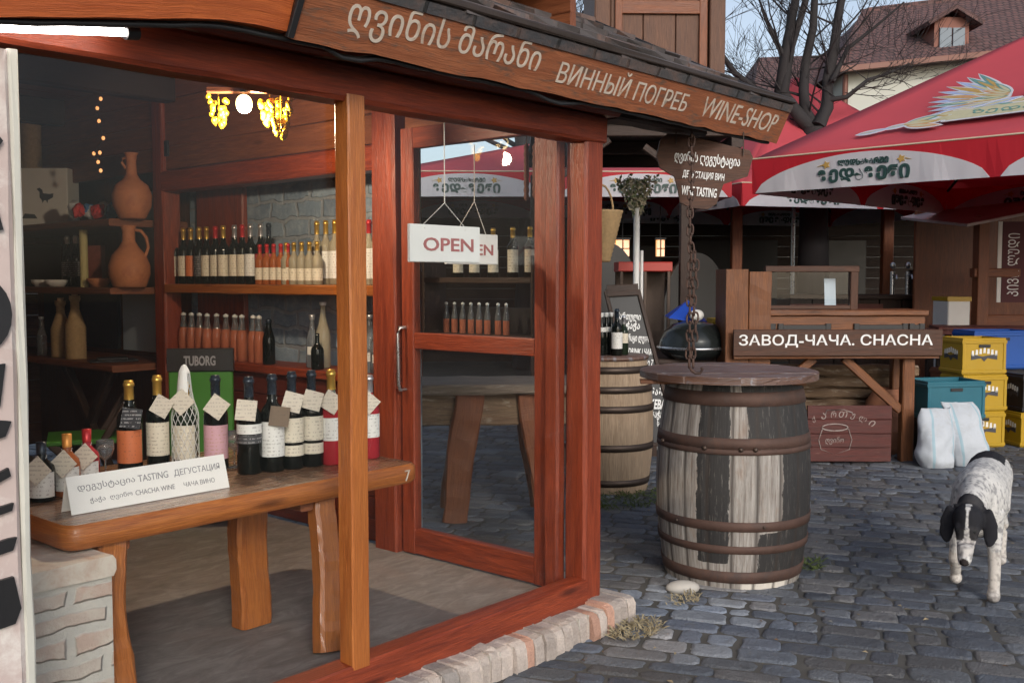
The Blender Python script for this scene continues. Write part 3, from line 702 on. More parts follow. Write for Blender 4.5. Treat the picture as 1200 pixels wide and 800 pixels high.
leg((1.56, 3.02, FL), (1.565, 3.07, .675), .1, .06, .011); leg((1.6, 3.75, FL), (1.6, 3.7, .675), .1, .07, .008)
b = wmb(tt); b.beam((2.335, 3.05, .655), (2.335, 3.8, .655), .06, .04); b.beam((1.6, 3.05, .655), (1.6, 3.8, .655), .06, .04); b.build('cross_bearers', MAT['brown_wood'], tt)
text('number', '7', MAT['letter_white'], tt, T((2.80 - tt.location.x, 2.9985 - 3.45, .685 - FL)) @ UPR, height=.045, ext=.002)

# ================================================================ bottles
def prof_wine(r, h): return [(0.001, 0), (r * .88, 0), (r, r * .15), (r, h * .56), (r * .96, h * .605), (r * .8, h * .655), (r * .52, h * .70), (r * .4, h * .745), (r * .36, h * .8), (r * .35, h * .93), (r * .41, h * .935), (r * .41, h * .97), (r * .34, h * .975), (r * .33, h), (0.001, h)]
def prof_slim(r, h): return [(0.001, 0), (r * .9, 0), (r, r * .12), (r, h * .48), (r * .9, h * .56), (r * .6, h * .68), (r * .42, h * .78), (r * .36, h * .88), (r * .36, h * .96), (r * .44, h * .965), (r * .44, h), (0.001, h)]
def prof_squat(r, h): return [(0.001, 0), (r * .9, 0), (r, r * .15), (r, h * .52), (r * .9, h * .6), (r * .5, h * .68), (r * .34, h * .74), (r * .33, h * .96), (r * .36, h), (0.001, h)]
def prof_beer(r, h): return [(0.001, 0), (r * .9, 0), (r, r * .12), (r, h * .5), (r * .93, h * .58), (r * .62, h * .72), (r * .45, h * .83), (r * .42, h * .94), (r * .46, h * .95), (r * .46, h * .97), (0.001, h * .97)]
def bottle(loc, label, h=.36, r=.042, glass='dark_glass', cap='gold_foil', lab='lab_cream', lz=(.16, .5), arc=80, shape=prof_wine, tag_m=None, neck=False, capz=.79, group=None, rz=None, lab2=None, liquid=None, tagrot=.78, tagpos=(.25, .62)):
    o = thing('bottle', label, 'bottle', loc, VIEWROT if rz is None else rz, group)
    pr = shape(r, h)
    b = MB()
    if isinstance(glass, tuple):
        zs = glass[2] * h; k_ = next(i for i, q in enumerate(pr) if q[1] >= zs and i > 2); f_ = (zs - pr[k_ - 1][1]) / (pr[k_][1] - pr[k_ - 1][1]); mid_ = (pr[k_ - 1][0] + (pr[k_][0] - pr[k_ - 1][0]) * f_, zs)
        b.lathe(pr[:k_] + [mid_], 20); b.m = 1; b.lathe([mid_] + pr[k_:], 20); b.build('glass', [MAT[glass[0]], MAT[glass[1]]], o)
    else: b.lathe(pr, 20); b.build('glass', MAT[glass], o)
    if liquid:
        b = MB(); rr_ = r * .93; top = liquid[1] * h; b.lathe([(q * .93, z + .003 if z < .01 else z) for q, z in pr if z <= top] + [(rr_ * .9, top), (0.001, top)], 16); b.build('liquid', MAT[liquid[0]], o)
    if cap:
        b = MB(); cp = [(q * 1.06 + .0006, z) for q, z in pr if z >= capz * h - 1e-6]; cp = [(cp[0][0], capz * h)] + cp[1:-1] + [(0.001, h + .001)]; b.lathe(cp, 18); b.build('capsule', MAT[cap], o)
    if lab:
        a = R_(arc); b = MB(); b.lathe([(r * 1.012, lz[0] * h), (r * 1.012, lz[1] * h)], 18, (-math.pi / 2 - a, -math.pi / 2 + a)); b.build('label', MAT[lab], o)
    if lab2:
        a = R_(arc); b = MB(); b.lathe([(r * 1.014, lab2[1] * h), (r * 1.014, lab2[2] * h)], 18, (-math.pi / 2 - a, -math.pi / 2 + a)); b.build('label_band', MAT[lab2[0]], o)
    if neck:
        b = MB(); b.lathe([(r * .98, h * .62), (r * .7, h * .70), (r * .46, h * .745)], 16, (-math.pi / 2 - 1.3, -math.pi / 2 + 1.3)); b.build('neck_label', MAT[neck], o)
    if tag_m:
        b = MB(); b.M = T((r * tagpos[0], -r * 1.08, h * tagpos[1]), -.22, 0, 0) @ T(ry=tagrot); s = r * .82; b.box((-s, -.0012, -s), (s, .0012, s), .0004); b.build('tag', MAT[tag_m], o)
        b = MB(); b.tube([(r * .4 * math.cos(a), r * .4 * math.sin(a), h * .76 + .0 - .02 * (math.sin(a) < -.5)) for a in [k * .7 for k in range(10)]], .0012, 4); b.build('tag_string', MAT['thread'], o)
    return o
def tpos(px, py, z=TZ): return onZ(px, py, z)
bottle(tpos(50, 586), 'squat dark bottle with white label and card, nearest the white board', .20, .043, 'dark_glass', 'black_foil', 'lab_white', (.08, .5), 85, prof_squat, 'card_tag', tagpos=(.1, .55))
bottle(tpos(80, 580), 'squat amber bottle with an orange-gold cap and diamond card on the tasting table', .215, .042, 'amber_glass', 'orange_foil', 'lab_white', (.1, .48), 85, prof_squat, 'card_tag', tagpos=(.1, .55))
bottle(tpos(103, 570), 'squat red-capped bottle with a pale card among the small table bottles', .21, .042, 'rose_glass', 'red_foil', 'lab_white', (.1, .46), 85, prof_squat, 'card_tag', tagpos=(.2, .56))
bottle(tpos(153, 551), 'dark wine bottle with an orange label and black price card', .355, .0475, 'dark_glass', 'gold_foil', 'lab_orange', (.1, .46), 88, prof_wine, 'card_dark', tagrot=.12, tagpos=(.55, .6))
bottle(tpos(186, 547), 'dark wine bottle with gold capsule and tall cream label behind the tent card', .368, .045, 'dark_glass', 'gold_foil', 'lab_cream', (.14, .5), 88, prof_wine, 'card_tag', tagpos=(.75, .68), tagrot=.5)
mbt = bottle(tpos(218, 546), 'gold-topped bottle in white netting standing before the green stand', .34, .047, 'dark_green_glass', 'gold_foil', 'lab_cream', (.1, .5), 70, prof_wine, 'card_tag', tagpos=(.05, .78))
b = MB(); b.smooth = True       # plastic netting sleeve drawn up into a peak
pr = [(.052, .0), (.0535, .03), (.0535, .2), (.05, .225), (.034, .27), (.026, .32), (.021, .38), (.009, .405)]
for sgn_ in (1, -1):
    for k in range(14):
        pts = []
        for i in range(26):
            t = i / 25 * (len(pr) - 1); j = min(int(t), len(pr) - 2); f_ = t - j
            r_ = pr[j][0] * (1 - f_) + pr[j + 1][0] * f_; z_ = pr[j][1] * (1 - f_) + pr[j + 1][1] * f_
            a = 2 * math.pi * k / 14 + sgn_ * z_ * 9
            pts.append((r_ * math.cos(a), r_ * math.sin(a), z_))
        b.tube(pts, .0014, 3, (False, False))
b.lathe([(.022, .375), (.02, .385), (.01, .402), (.004, .41)], 12); b.lathe([(.030, .30), (.027, .335), (.022, .38)], 10, (0.2, 5.5))
b.build('netting', MAT['white_paint'], mbt)
bottle(tpos(254, 549), 'dark wine bottle with a pink label and white diamond card', .372, .047, 'dark_glass', 'black_foil', 'lab_pink', (.12, .48), 88, prof_wine, 'card_tag', tagpos=(.4, .68), tagrot=.6)
bottle(tpos(293, 554), 'dark bottle with small white and black label, in front of its row on the table', .375, .048, 'dark_glass', 'black_foil', 'lab_white', (.42, .52), 88, prof_wine, 'card_tag', tagrot=.08, tagpos=(.05, .67), lab2=('lab_dark', .32, .41))
bottle(tpos(320, 551), 'dark bottle with a white label and hanging brown card', .38, .047, 'dark_glass', 'black_foil', 'lab_white', (.16, .52), 88, prof_wine, 'card_brown', tagrot=.1, tagpos=(.85, .58))
wb1 = bottle(tpos(343, 548), 'dark bottle with a split white label, beside the brown card', .385, .046, 'dark_glass', 'black_foil', 'lab_cream', (.28, .53), 88, prof_wine, 'card_tag', tagrot=.25, tagpos=(.3, .7), lab2=('lab_cream', .14, .25))
dup(wb1, 'dark bottle with a split white label, next to the clear rose bottle', tpos(366, 545))
bottle(tpos(389, 543), 'clear rose wine bottle with gold capsule just left of the window post', .385, .046, ('rose_glass', 'clear_glass', .7), 'gold_foil', 'lab_white', (.26, .5), 85, prof_wine, 'card_tag', tagpos=(.2, .67), tagrot=.55)
bottle(tpos(433, 536), 'rose wine bottle standing right of the window post above the chalked 7', .35, .044, 'rose_glass', 'silver_foil', 'lab_white', (.26, .54), 85, prof_wine, 'card_tag', tagpos=(.1, .68), tagrot=.7)
# wine glasses behind the pink label and at the small bottles
def wineglass(loc, label):
    o = thing('wine_glass', label, 'glass', loc)
    b = MB(); b.lathe([(.001, 0), (.03, 0), (.031, .002), (.006, .006), (.0035, .012), (.0035, .06), (.006, .068), (.024, .085), (.033, .11), (.031, .145), (.029, .145), (.031, .11), (.022, .088), (.001, .07)], 20); b.build('glass', MAT['clear_glass'], o); return o
wineglass(tpos(275, 547), 'small stemmed glass between the pink label and the dark row')
wineglass(tpos(124, 560), 'small stemmed glass right of the red-capped bottle')
# tent card on the table
A, B = tpos(84, 604), tpos(269, 571); mid = (A + B) / 2; dirv = (B - A).normalized(); L = (B - A).length
tc = thing('tent_card', 'long folded white tasting card with three scripts on the table edge', 'sign', (mid.x, mid.y, TZ), math.atan2(dirv.y, dirv.x))
hh = .118; b = MB(); b.smooth = False; sl_ = .035
b.loft([[(x, 0, .001), (x, sl_, hh), (x, sl_ + .001, hh), (x, .002, .001)] for x in (-L / 2, L / 2)], smooth=False); b.loft([[(x, 2 * sl_, .001), (x, sl_ + .0015, hh - .001), (x, sl_ + .003, hh - .001), (x, 2 * sl_ + .002, .001)] for x in (-L / 2, L / 2)], smooth=False)
b.build('card', MAT['paper'], tc)
tilt = math.atan2(sl_, hh)
def cardM(x, z): return T((x, sl_ * z / hh - .0012, z)) @ T(rx=R_(90) - tilt)
text('lettering', 'დეგუსტაცია', MAT['ink_grey'], tc, cardM(-L * .275, .066), width=L * .34, height=.027, ext=.0006)
text('lettering', 'TASTING', MAT['ink_grey'], tc, cardM(L * .01, .069), width=L * .19, height=.023, ext=.0006)
text('lettering', 'ДЕГУСТАЦИЯ', MAT['ink_grey'], tc, cardM(L * .3, .066), width=L * .31, height=.026, ext=.0006)
text('lettering', 'ჭაჭა  ღვინო', MAT['ink_grey'], tc, cardM(-L * .26, .026), width=L * .25, height=.02, ext=.0006)
text('lettering', 'CHACHA WINE', MAT['ink_grey'], tc, cardM(L * .01, .028), width=L * .25, height=.017, ext=.0006)
text('lettering', 'ЧАЧА ВИНО', MAT['ink_grey'], tc, cardM(L * .3, .028), width=L * .21, height=.017, ext=.0006)

# ================================================================ shelves on the side wall
sh = thing('bottle_shelf', 'two long wooden shelves of bottles built along the shop side wall', 'shelf', (3.64, 5.0, FL))
for z0, z1 in ((1.412, 1.468), (.95, 1.0)):
    b = wmb(sh); b.box((3.5, 3.965, z0), (3.785, 6.03, z1), .006, 8, .002); b.build('shelf_board', MAT['orange_wood' if z0 > 1.2 else 'red_wood'], sh)
U = 1.468; LOW = 1.0
def sy(px, X=3.6): d = ray(px, 333); return (d * (X / d.x)).y
def on_shelf(px, z, X=3.6): return Vector((X, sy(px, X), z))
ordn = ['first', 'second', 'third', 'fourth', 'fifth', 'sixth', 'seventh', 'eighth', 'ninth', 'tenth', 'eleventh', 'twelfth']
G1 = 'wine bottles on the upper shelf'
spec = [('gold_foil', 'lab_cream', 'gold-capped dark bottle with cream label'), ('gold_foil', 'lab_cream', 0), ('gold_foil', 'lab_orange', 'gold-capped dark bottle with orange label'), ('gold_foil', 'lab_dark', 'gold-capped dark bottle with black label'),
        ('gold_foil', 'lab_cream', 0), ('red_foil', 'lab_cream', 'red-capped dark bottle with cream label'), ('gold_foil', 'lab_cream', 0), ('silver_foil', 'lab_cream', 'silver-capped dark bottle with cream label'), ('red_foil', 'lab_cream', 0), ('silver_foil', 'lab_white', 'silver-capped dark bottle with white label'), ('silver_foil', 'lab_red', 'silver-capped dark bottle with red label'), ('black_foil', 'lab_red', 'black-capped dark bottle with red label')]
first = {}; rnd = random.Random(23)
for k, (cp, lb, d) in enumerate(spec):
    px = 204 + 10.1 * k + rnd.uniform(-2.2, 2.2); p = on_shelf(px, U, 3.575 + rnd.uniform(0, .03))
    nm = {'gold_foil': 'gold', 'red_foil': 'red', 'silver_foil': 'silver', 'black_foil': 'black'}[cp]; lc = {'lab_cream': 'cream', 'lab_orange': 'orange', 'lab_dark': 'black', 'lab_white': 'white', 'lab_red': 'red'}[lb]
    txt = '%s-capped dark bottle with %s label, %s from the inner post on the upper shelf' % (nm, lc, ordn[k])
    if (cp, lb) in first: dup(first[(cp, lb)], txt, p)
    else: first[(cp, lb)] = bottle(p, txt, .36, .037, 'dark_glass', cp, lb, (.14, .5), 80, group=G1)
G2 = 'half bottles on the upper shelf'; hb = None
for k in range(5):
    p = on_shelf(305 + 8.2 * k, U, 3.555); txt = 'small amber half bottle with red cap, %s from the left on the upper shelf' % ordn[k]
    if hb: dup(hb, txt, p)
    else: hb = bottle(p, txt, .235, .03, 'amber_glass', 'red_foil', 'lab_cream', (.12, .42), 80, group=G2)
hb = None
for k in range(5):
    p = on_shelf(336 + 9 * k, U, 3.55); txt = 'small clear half bottle with gold cap, %s from the left on the upper shelf' % ordn[k]
    if hb: dup(hb, txt, p)
    else: hb = bottle(p, txt, .24, .031, 'pale_glass', 'gold_foil', 'lab_cream', (.1, .38), 80, group=G2)
tcb = None
for k, px in enumerate((372, 382.5, 393)):
    p = on_shelf(px, U, 3.64); txt = 'tall clear bottle with gold cap, %s of the three left of the window post' % ordn[k]
    if tcb: dup(tcb, txt, p)
    else: tcb = bottle(p, txt, .36, .036, 'pale_glass', 'gold_foil', 'lab_white', (.1, .52), 80, group='tall clear bottles on the upper shelf')
tcb = None
for k, px in enumerate((433, 442, 449.5)):
    p = on_shelf(px, U, 3.58); txt = 'tall clear bottle with dark red cap, %s from the window post on the upper shelf' % ordn[k]
    if tcb: dup(tcb, txt, p)
    else: tcb = bottle(p, txt, .345, .036, 'pale_glass', 'red_foil', 'lab_white', (.1, .56), 80, group='red-capped clear bottles on the upper shelf')
rb = None
for k in range(10):
    p = on_shelf(212 + 10.3 * k + rnd.uniform(-2.4, 2.4), LOW, 3.585 + rnd.uniform(0, .05)); txt = 'rose lemonade bottle with white cap, %s from the left on the lower shelf' % ordn[k]
    if rb: dup(rb, txt, p)
    else: rb = bottle(p, txt, .285, .034, ('pink_liquid', 'clear_glass', .66), 'white_cap', None, shape=prof_beer, capz=.93, group='rose bottles on the lower shelf')
bottle(on_shelf(314, LOW, 3.57), 'all black bottle at the right end of the rose bottle row', .27, .037, 'dark_glass', 'black_foil', None, shape=prof_beer, capz=.9)
bottle(on_shelf(378, LOW, 3.64), 'tallest clear bottle with a white stopper on the lower shelf', .37, .042, 'pale_glass', 'white_cap', None, shape=prof_slim, capz=.95)
bottle(on_shelf(365, LOW, 3.6), 'clear bottle with silver cap left of the tallest clear one', .3, .035, 'clear_glass', 'silver_foil', 'lab_white', (.25, .4), 40, shape=prof_slim, capz=.9)
bottle(on_shelf(371, LOW, 3.545), 'dark half bottle in front of the tall clear bottles', .2, .036, 'dark_glass', None, None, shape=prof_squat)
for k, (px, h_) in enumerate(((433, .31), (441, .29), (449, .32))):
    bottle(on_shelf(px, LOW, 3.6), 'clear spirit bottle with silver cap, %s right of the window post on the lower shelf' % ordn[k], h_, .036, 'clear_glass', 'silver_foil', 'lab_white', (.2, .35), 35, shape=prof_slim, capz=.93, group='clear bottles on the lower shelf')
# rack added outside the door in place of bottles reflected in its glass
rk = thing('reflection_rack', 'dark two-tier bottle rack added for a reflection in the door glass', 'rack', (3.72, 3.25, 1.1))
ya, yb = sy(636, 3.72), sy(512, 3.72)
zA, zB = onX(575, 392, 3.68).z, onX(575, 325, 3.68).z
b = wmb(rk)
for z in (zA, zB): b.box((3.63, ya, z - .028), (3.79, yb, z), .003, 4)
b.build('shelf_board', MAT['dark_wood'], rk)
for yy in (ya - .015, yb): b = wmb(rk); b.box((3.63, yy, zA - .06), (3.79, yy + .015, zB + .1), .003); b.build('side_panel', MAT['dark_wood'], rk)
b = wmb(rk); b.box((3.791, ya, zA), (3.797, yb, zA + .13), .002); b.build('back_panel', MAT['black_paint'], rk)
tl = None
for k, px in enumerate((537, 556, 578, 601, 621)):
    p = Vector((3.70, sy(px, 3.70), zB)); txt = 'dark cream-labelled bottle added on the rack top for a door reflection, %s from the left' % ordn[k]
    if tl: dup(tl, txt, p)
    else: tl = bottle(p, txt, .24, .029, 'dark_glass', 'gold_foil', 'lab_cream', (.1, .55), 60, group='added bottles on the rack behind the door')
tl = None
for k in range(8):
    px = 523 + 9.6 * k + (3 if k > 5 else 0); p = Vector((3.69, sy(px, 3.69), zA)); txt = 'small rose bottle added behind the door glass for a reflection, %s from the left' % ordn[k]
    if tl: dup(tl, txt, p)
    else: tl = bottle(p, txt, .155, .0165, ('pink_liquid', 'clear_glass', .45), 'white_cap', None, shape=prof_beer, capz=.93, group='small added bottles on the rack behind the door')
for k, px in enumerate((617, 627)):
    a = onX(px, 168, 3.6); c = onX(px, 243 - 3 * k, 3.6); m_ = MB(); n_ = 16
    m_.tube([Vector((0, 0, (c.z - a.z) * i / n_ * .9)) for i in range(n_ + 1)], [.010 + .004 * (i % 2) if 0 < i < n_ else .004 for i in range(n_ + 1)], 8); m_.tube([(0, 0, .09), (0, 0, 0)], .002, 5)
    o = m_.build('walnut_sausage', M_('churchkhela%d' % k, plain, (.2, .07, .045), .6, 0, .3, 20, .3)); o.location = a; tag(o, 'knobbly brown nut sausage hanging behind the door glass, %s one' % ('left', 'right')[k], 'sweet')

# green and black drinks stand
st = thing('drinks_stand', 'green display stand with a black header behind the tasting bottles', 'stand', P(-1.72, 5.6, FL), VIEWROT + .12)
zt = 1.5 - 81 * 5.6 / FPX - FL
b = MB(); b.box((-.17, -.01, .05), (.175, .02, zt - .13), .006); b.beam((-.15, .03, 0), (-.15, .03, .9), .03, .03); b.beam((.15, .03, 0), (.15, .03, .9), .03, .03); b.beam((-.1, .3, 0), (-.1, .03, .8), .03, .03); b.beam((.1, .3, 0), (.1, .03, .8), .03, .03); b.build('panel', MAT['green_board'], st)
b = MB(); b.box((-.175, -.02, zt - .128), (.18, .025, zt), .006); hd = b.build('header', MAT['black_paint'], st)
text('lettering', 'TUBORG', MAT['ink_grey'], hd, T((.0, -.0205, zt - .095)) @ UPR, width=.17, height=.055, ext=.002, bold=.03)

# ================================================================ rear corner shelves
cs = thing('corner_shelf', 'deep three-tier corner shelf of jugs and boxes at the back of the shop', 'shelf', (3.5, 7.2, FL))
for zt_ in (1.885, 1.446, .947):
    b = wmb(cs); b.box((3.22, 6.2, zt_ - .045), (3.78, 8.5, zt_), .01, 6, .002, 1); b.build('shelf_board', MAT['brown_wood'], cs)
for yy in (8.46,):
    b = wmb(cs); b.beam((3.25, yy, FL), (3.25, yy, 2.7), .07, .07, (0, 1, 0), .006, 5, .002); b.build('upright', MAT['brown_wood'], cs)
b = wmb(cs); b.beam((3.3, 6.3, FL), (3.3, 7.0, .9), .05, .06); b.beam((3.3, 7.0, FL), (3.3, 6.35, .9), .05, .06); b.build('cross_brace', MAT['dark_wood'], cs)
def cpt(px, z, X=3.36): d = ray(px, 330); return Vector((X, (d * (X / d.x)).y, z))
# clay jugs
jg = thing('clay_jug', 'clay jug with a long straight neck on the top corner shelf', 'jug', cpt(157, 1.885), VIEWROT)
b = MB(); b.lathe([(.001, 0), (.075, 0), (.085, .01), (.118, .08), (.124, .15), (.1, .215), (.055, .25), (.034, .285), (.03, .36), (.036, .405), (.046, .42), (.038, .42), (.028, .4), (.026, .3)], 28); b.build('body', MAT['clay'], jg)
b = MB(); b.tube([(-.03, 0, .39), (-.055, 0, .385), (-.06, 0, .36), (-.035, 0, .32)], .009, 8); b.build('handle', MAT['clay'], jg)
jg = thing('clay_jug', 'round clay jug with a loop handle on the middle corner shelf', 'jug', cpt(152, 1.446), VIEWROT)
b = MB(); b.lathe([(.001, 0), (.095, 0), (.105, .01), (.128, .08), (.13, .14), (.105, .21), (.062, .26), (.04, .3), (.04, .36), (.05, .4), (.042, .4), (.032, .35), (.03, .3)], 28); b.tube([(-.03, 0, .39), (-.06, 0, .41), (-.075, 0, .415)], [.02, .014, .01], 8); b.build('body', MAT['clay'], jg)
b = MB(); b.tube([(.045, 0, .37), (.08, 0, .365), (.115, 0, .32), (.125, 0, .26), (.105, 0, .2)], .011, 8); b.build('handle', MAT['clay'], jg)
# white box with a bird
wx = thing('gift_box', 'white box printed with a dark duck on the top corner shelf', 'box', cpt(60, 1.885, 3.42), VIEWROT)
b = MB(); b.box((-.19, -.1, 0), (.18, .1, .41), .006); b.build('carton', MAT['white_paint'], wx)
b = MB(); b.M = T((.02, -.1015, .17)) @ UPR; b.smooth = False
b.prism([(-.06, .09), (-.04, .1), (-.02, .085), (-.015, .06), (.03, .055), (.06, .06), (.055, .03), (.02, .012), (.015, -.01), (.005, .01), (-.01, .01), (-.02, -.01), (-.025, .012), (-.04, .03), (-.04, .07)], 0, .002); b.prism([(-.17, -.12), (-.06, -.12), (-.08, -.09), (-.15, -.085)], 0, .002); b.build('print', MAT['ink_black'], wx)
# crumpled coloured cloths
b = MB(); rnd = random.Random(17)
for k, mi in enumerate([0, 0, 1, 2, 0, 1, 0, 2, 0]):
    b.m = mi; c = Vector((-.14 + .035 * k + rnd.uniform(-.02, .02), rnd.uniform(-.05, .03), .04 + rnd.uniform(0, .055))); M = T(rx=rnd.random() * 3, ry=rnd.random() * 3, rz=rnd.random() * 3)
    rings = []
    for i in range(9):
        rings.append([tuple(c + (M.to_3x3() @ Vector((math.sin(math.pi * (i + .2) / 8.4) * .055 * math.cos(a) * rnd.uniform(.6, 1.25), math.sin(math.pi * (i + .2) / 8.4) * .05 * math.sin(a) * rnd.uniform(.6, 1.25), -.05 + .0125 * i)))) for a in [q * .6283 for q in range(10)]])
    for r in rings:
        for i, q in enumerate(r): r[i] = (q[0], q[1], max(q[2], .002))
    b.loft(rings, smooth=False)
o = b.build('cloth_bundle', [MAT['white_cloth'], MAT['cloth_red'], MAT['cloth_blue']]); o.location = cpt(113, 1.887, 3.34); o.rotation_euler = (0, 0, VIEWROT); tag(o, 'crumpled red, white and blue cloths beside the duck box', 'cloth')
# middle shelf
dk = None
for k, px in enumerate((80, 90)):
    p = cpt(px, 1.446, 3.4); txt = 'dark wine bottle with white neck label on the middle corner shelf, %s one' % ('left', 'right')[k]
    if dk: dup(dk, txt, p)
    else: dk = bottle(p, txt, .36, .042, 'dark_glass', 'white_cap', 'lab_dark', (.2, .5), 70, group='dark bottles on the corner shelf', capz=.84)
b = MB(); b.lathe([(.001, 0), (.026, 0), (.026, .385), (.001, .385)], 16, smooth=False); o = b.build('card_tube', M_('tube_card', plain, (.5, .44, .2), .6, 0, .2, 30, .05)); o.location = cpt(99, 1.446, 3.3); tag(o, 'tall pale yellow gift tube on the middle corner shelf', 'gift tube')
b = MB(); b.lathe([(.001, 0), (.05, 0), (.075, .045), (.08, .06), (.07, .06), (.045, .01), (.001, .01)], 24); o = b.build('bowl', MAT['clay']); o.location = cpt(116, 1.446, 3.33); tag(o, 'small orange clay bowl left of the handled jug', 'bowl')
for k, (px, dz) in enumerate(((50, 0), (66, 0))):
    b = MB(); b.lathe([(.001, 0), (.05, 0), (.075, .03), (.078, .05), (.07, .05), (.045, .012), (.001, .01)], 24); o = b.build('bowl', MAT['white_paint']); o.location = cpt(px, 1.446, 3.31); tag(o, 'white porcelain bowl on the middle corner shelf, %s one' % ('left', 'right')[k], 'bowl', 'white bowls on the corner shelf')
pf = thing('box_panel', 'dark square box panel with a wooden rim behind the white bowls', 'box', cpt(48, 1.446, 3.5), VIEWROT)
b = MB(); b.box((-.2, 0, 0), (.16, .04, .3), .006); b.build('panel', MAT['black_paint'], pf); b = MB(); b.box((-.21, -.012, .3), (.17, .045, .318), .003); b.box((.161, -.012, 0), (.178, .045, .3), .003); b.build('rim', MAT['dark_wood'], pf)
b = MB(); b.box((-.06, -.04, 0), (.06, .04, .29), .006); o = b.build('tin', M_('tin_red', plain, (.24, .07, .05), .4, .2, .5, 25, .05)); o.location = cpt(112, 1.446, 3.5); o.rotation_euler = (0, 0, VIEWROT); tag(o, 'tall reddish tin behind the orange bowl', 'tin')
# lower shelf: wicker bottles
for k, (px, h_, X) in enumerate(((70, .4, 3.36), (87, .44, 3.34))):
    wk = thing('wicker_bottle', 'wicker covered bottle on the lowest corner shelf, %s' % ('the shorter one', 'the taller one')[k], 'bottle', cpt(px, .947, X), 0, 'wicker bottles')
    b = MB(); pr = []
    for i in range(44):
        t = i / 43; r0 = .068 if t < .5 else (.068 - (t - .5) / .28 * .04 if t < .78 else .028 + (.008 if t > .93 else 0)); pr.append((r0 + .0028 * (i % 2), t * h_))
    b.lathe([(.001, 0)] + pr + [(.001, h_)], 22); b.build('wicker', MAT['wicker'], wk)
    b = MB(); b.lathe([(.02, h_), (.021, h_ + .02), (.001, h_ + .02)], 12); b.build('cork', MAT['cardboard'], wk)
bottle(cpt(47, .947, 3.34), 'clear glass bottle left of the wicker bottles', .28, .036, 'clear_glass', 'silver_foil', None, shape=prof_slim, capz=.93)
b = MB(); b.box((-.14, -.1, 0), (.16, .1, .012), .004); b.box((-.09, -.06, .012), (.1, .05, .028), .004); o = b.build('serving_tray', MAT['black_iron']); o.location = cpt(128, .949, 3.38); o.rotation_euler = (0, 0, VIEWROT + .5); tag(o, 'flat black tray lying on the lowest corner shelf', 'tray')
# carved wooden drum at upper left
b = MB(); b.lathe([(.001, 0), (.07, 0), (.074, .01), (.072, .2), (.066, .22), (.072, .24), (.074, .5), (.07, .52), (.001, .52)], 20); o = b.build('wooden_vessel', MAT['wicker']); o.location = cpt(41, 2.30, 3.45); 
o.location = cpt(41, 2.297, 3.42); tag(o, 'tall pale wooden vessel standing on the duck box', 'vessel')
# folding chair with a green seat, behind the table
fc = thing('folding_chair', 'dark folding chair with a green seat in the rear of the shop', 'chair', P(-2.38, 5.75, FL), VIEWROT + .4)
b = MB()
for y in (-.18, .18): b.beam((-.24, y, 0), (.2, y, .74), .03, .04); b.beam((.24, y, 0), (-.22, y, .48), .03, .04)
b.build('frame', MAT['dark_wood'], fc)
b = MB(); b.box((-.24, -.2, .47), (.2, .2, .5), .008); b.build('seat', MAT['green_board'], fc); b = MB(); b.box((.17, -.2, .64), (.2, .2, .74), .006); b.build('backrest', MAT['dark_wood'], fc)
# ceiling lamp, grapes, fairy lights, black box
lp = onX(286, 122, 2.65)
la = thing('ceiling_lamp', 'glowing bulb on a wooden bar hung with yellow grapes', 'lamp', lp)
b = MB(); b.ell((0, 0, 0), .036, .036, .042, 16, 10); b.build('bulb', MAT['bulb'], la)
b = MB(); b.tube([(0, 0, .05), (0, 0, .09)], .02, 10); b.tube([(0, 0, .09), (0, 0, 2.62 - lp.z)], .006, 6); b.build('socket', MAT['black_iron'], la)
b = MB(); b.M = T(rz=VIEWROT); b.beam((-.16, 0, .062), (.22, 0, .062), .03, .03); b.build('bar', MAT['brown_wood'], la)
pl = bpy.data.lights.new('bulb_light', 'POINT'); pl.energy = 58; pl.color = (1, .78, .54); pl.shadow_soft_size = .035; po = bpy.data.objects.new('bulb_light', pl); COL.objects.link(po); po.parent = la; po.location = (0, -.02, -.09)
def grapes(px, py, n, h_, label):
    b = MB(); rnd = random.Random(px)
    for k in range(n):
        t = (k + .5) / n; rr_ = .045 * (1 - t) ** .6 + .008; a = rnd.random() * 6.28; b.ell((rr_ * math.cos(a), rr_ * math.sin(a) * .8, -h_ * t), .0135, .0135, .0145, 8, 6)
    b.tube([(0, 0, .035), (0, 0, -h_)], .003, 5)
    o = b.build('grape_bunch', MAT['grape_yellow']); o.location = onX(px, py, 2.65 if px < 286 else 2.78); tag(o, label, 'grapes', 'yellow grapes hung by the lamp')
grapes(256, 114, 34, .13, 'small yellow grape bunch hanging left of the bulb'); grapes(316, 115, 30, .12, 'yellow grape bunch hanging just right of the bulb'); grapes(329, 116, 40, .17, 'longest yellow grape bunch, farthest right of the bulb')
fl = thing('fairy_lights', 'string of tiny orange fairy lights hanging before the dark rear wall', 'lights', onX(117, 105, 3.15))
pts = [(118, 106), (118, 116), (114, 127), (116, 142), (121, 162), (110, 180), (117, 179), (115, 190), (118, 200)]
w3 = [onX(x, y, 3.15) - fl.location for x, y in pts]
b = MB(); b.tube(w3, .0025, 5); b.build('cord', MAT['black_wire'], fl)
for q in w3[1:]: b = MB(); b.ell(q, .011, .011, .013, 8, 6); b.build('bulb', MAT['fairy_glow'], fl)
b = MB(); b.box((-.045, -.03, 0), (.045, .03, .1), .006); b.tube([(0, 0, .1), (.0, 0, .25)], .004, 5); o = b.build('switch_box', MAT['black_iron']); o.location = onY(201, 184, 6.02) ; o.rotation_euler = (0, 0, 0); tag(o, 'small black switch box on the red inner post', 'switch')

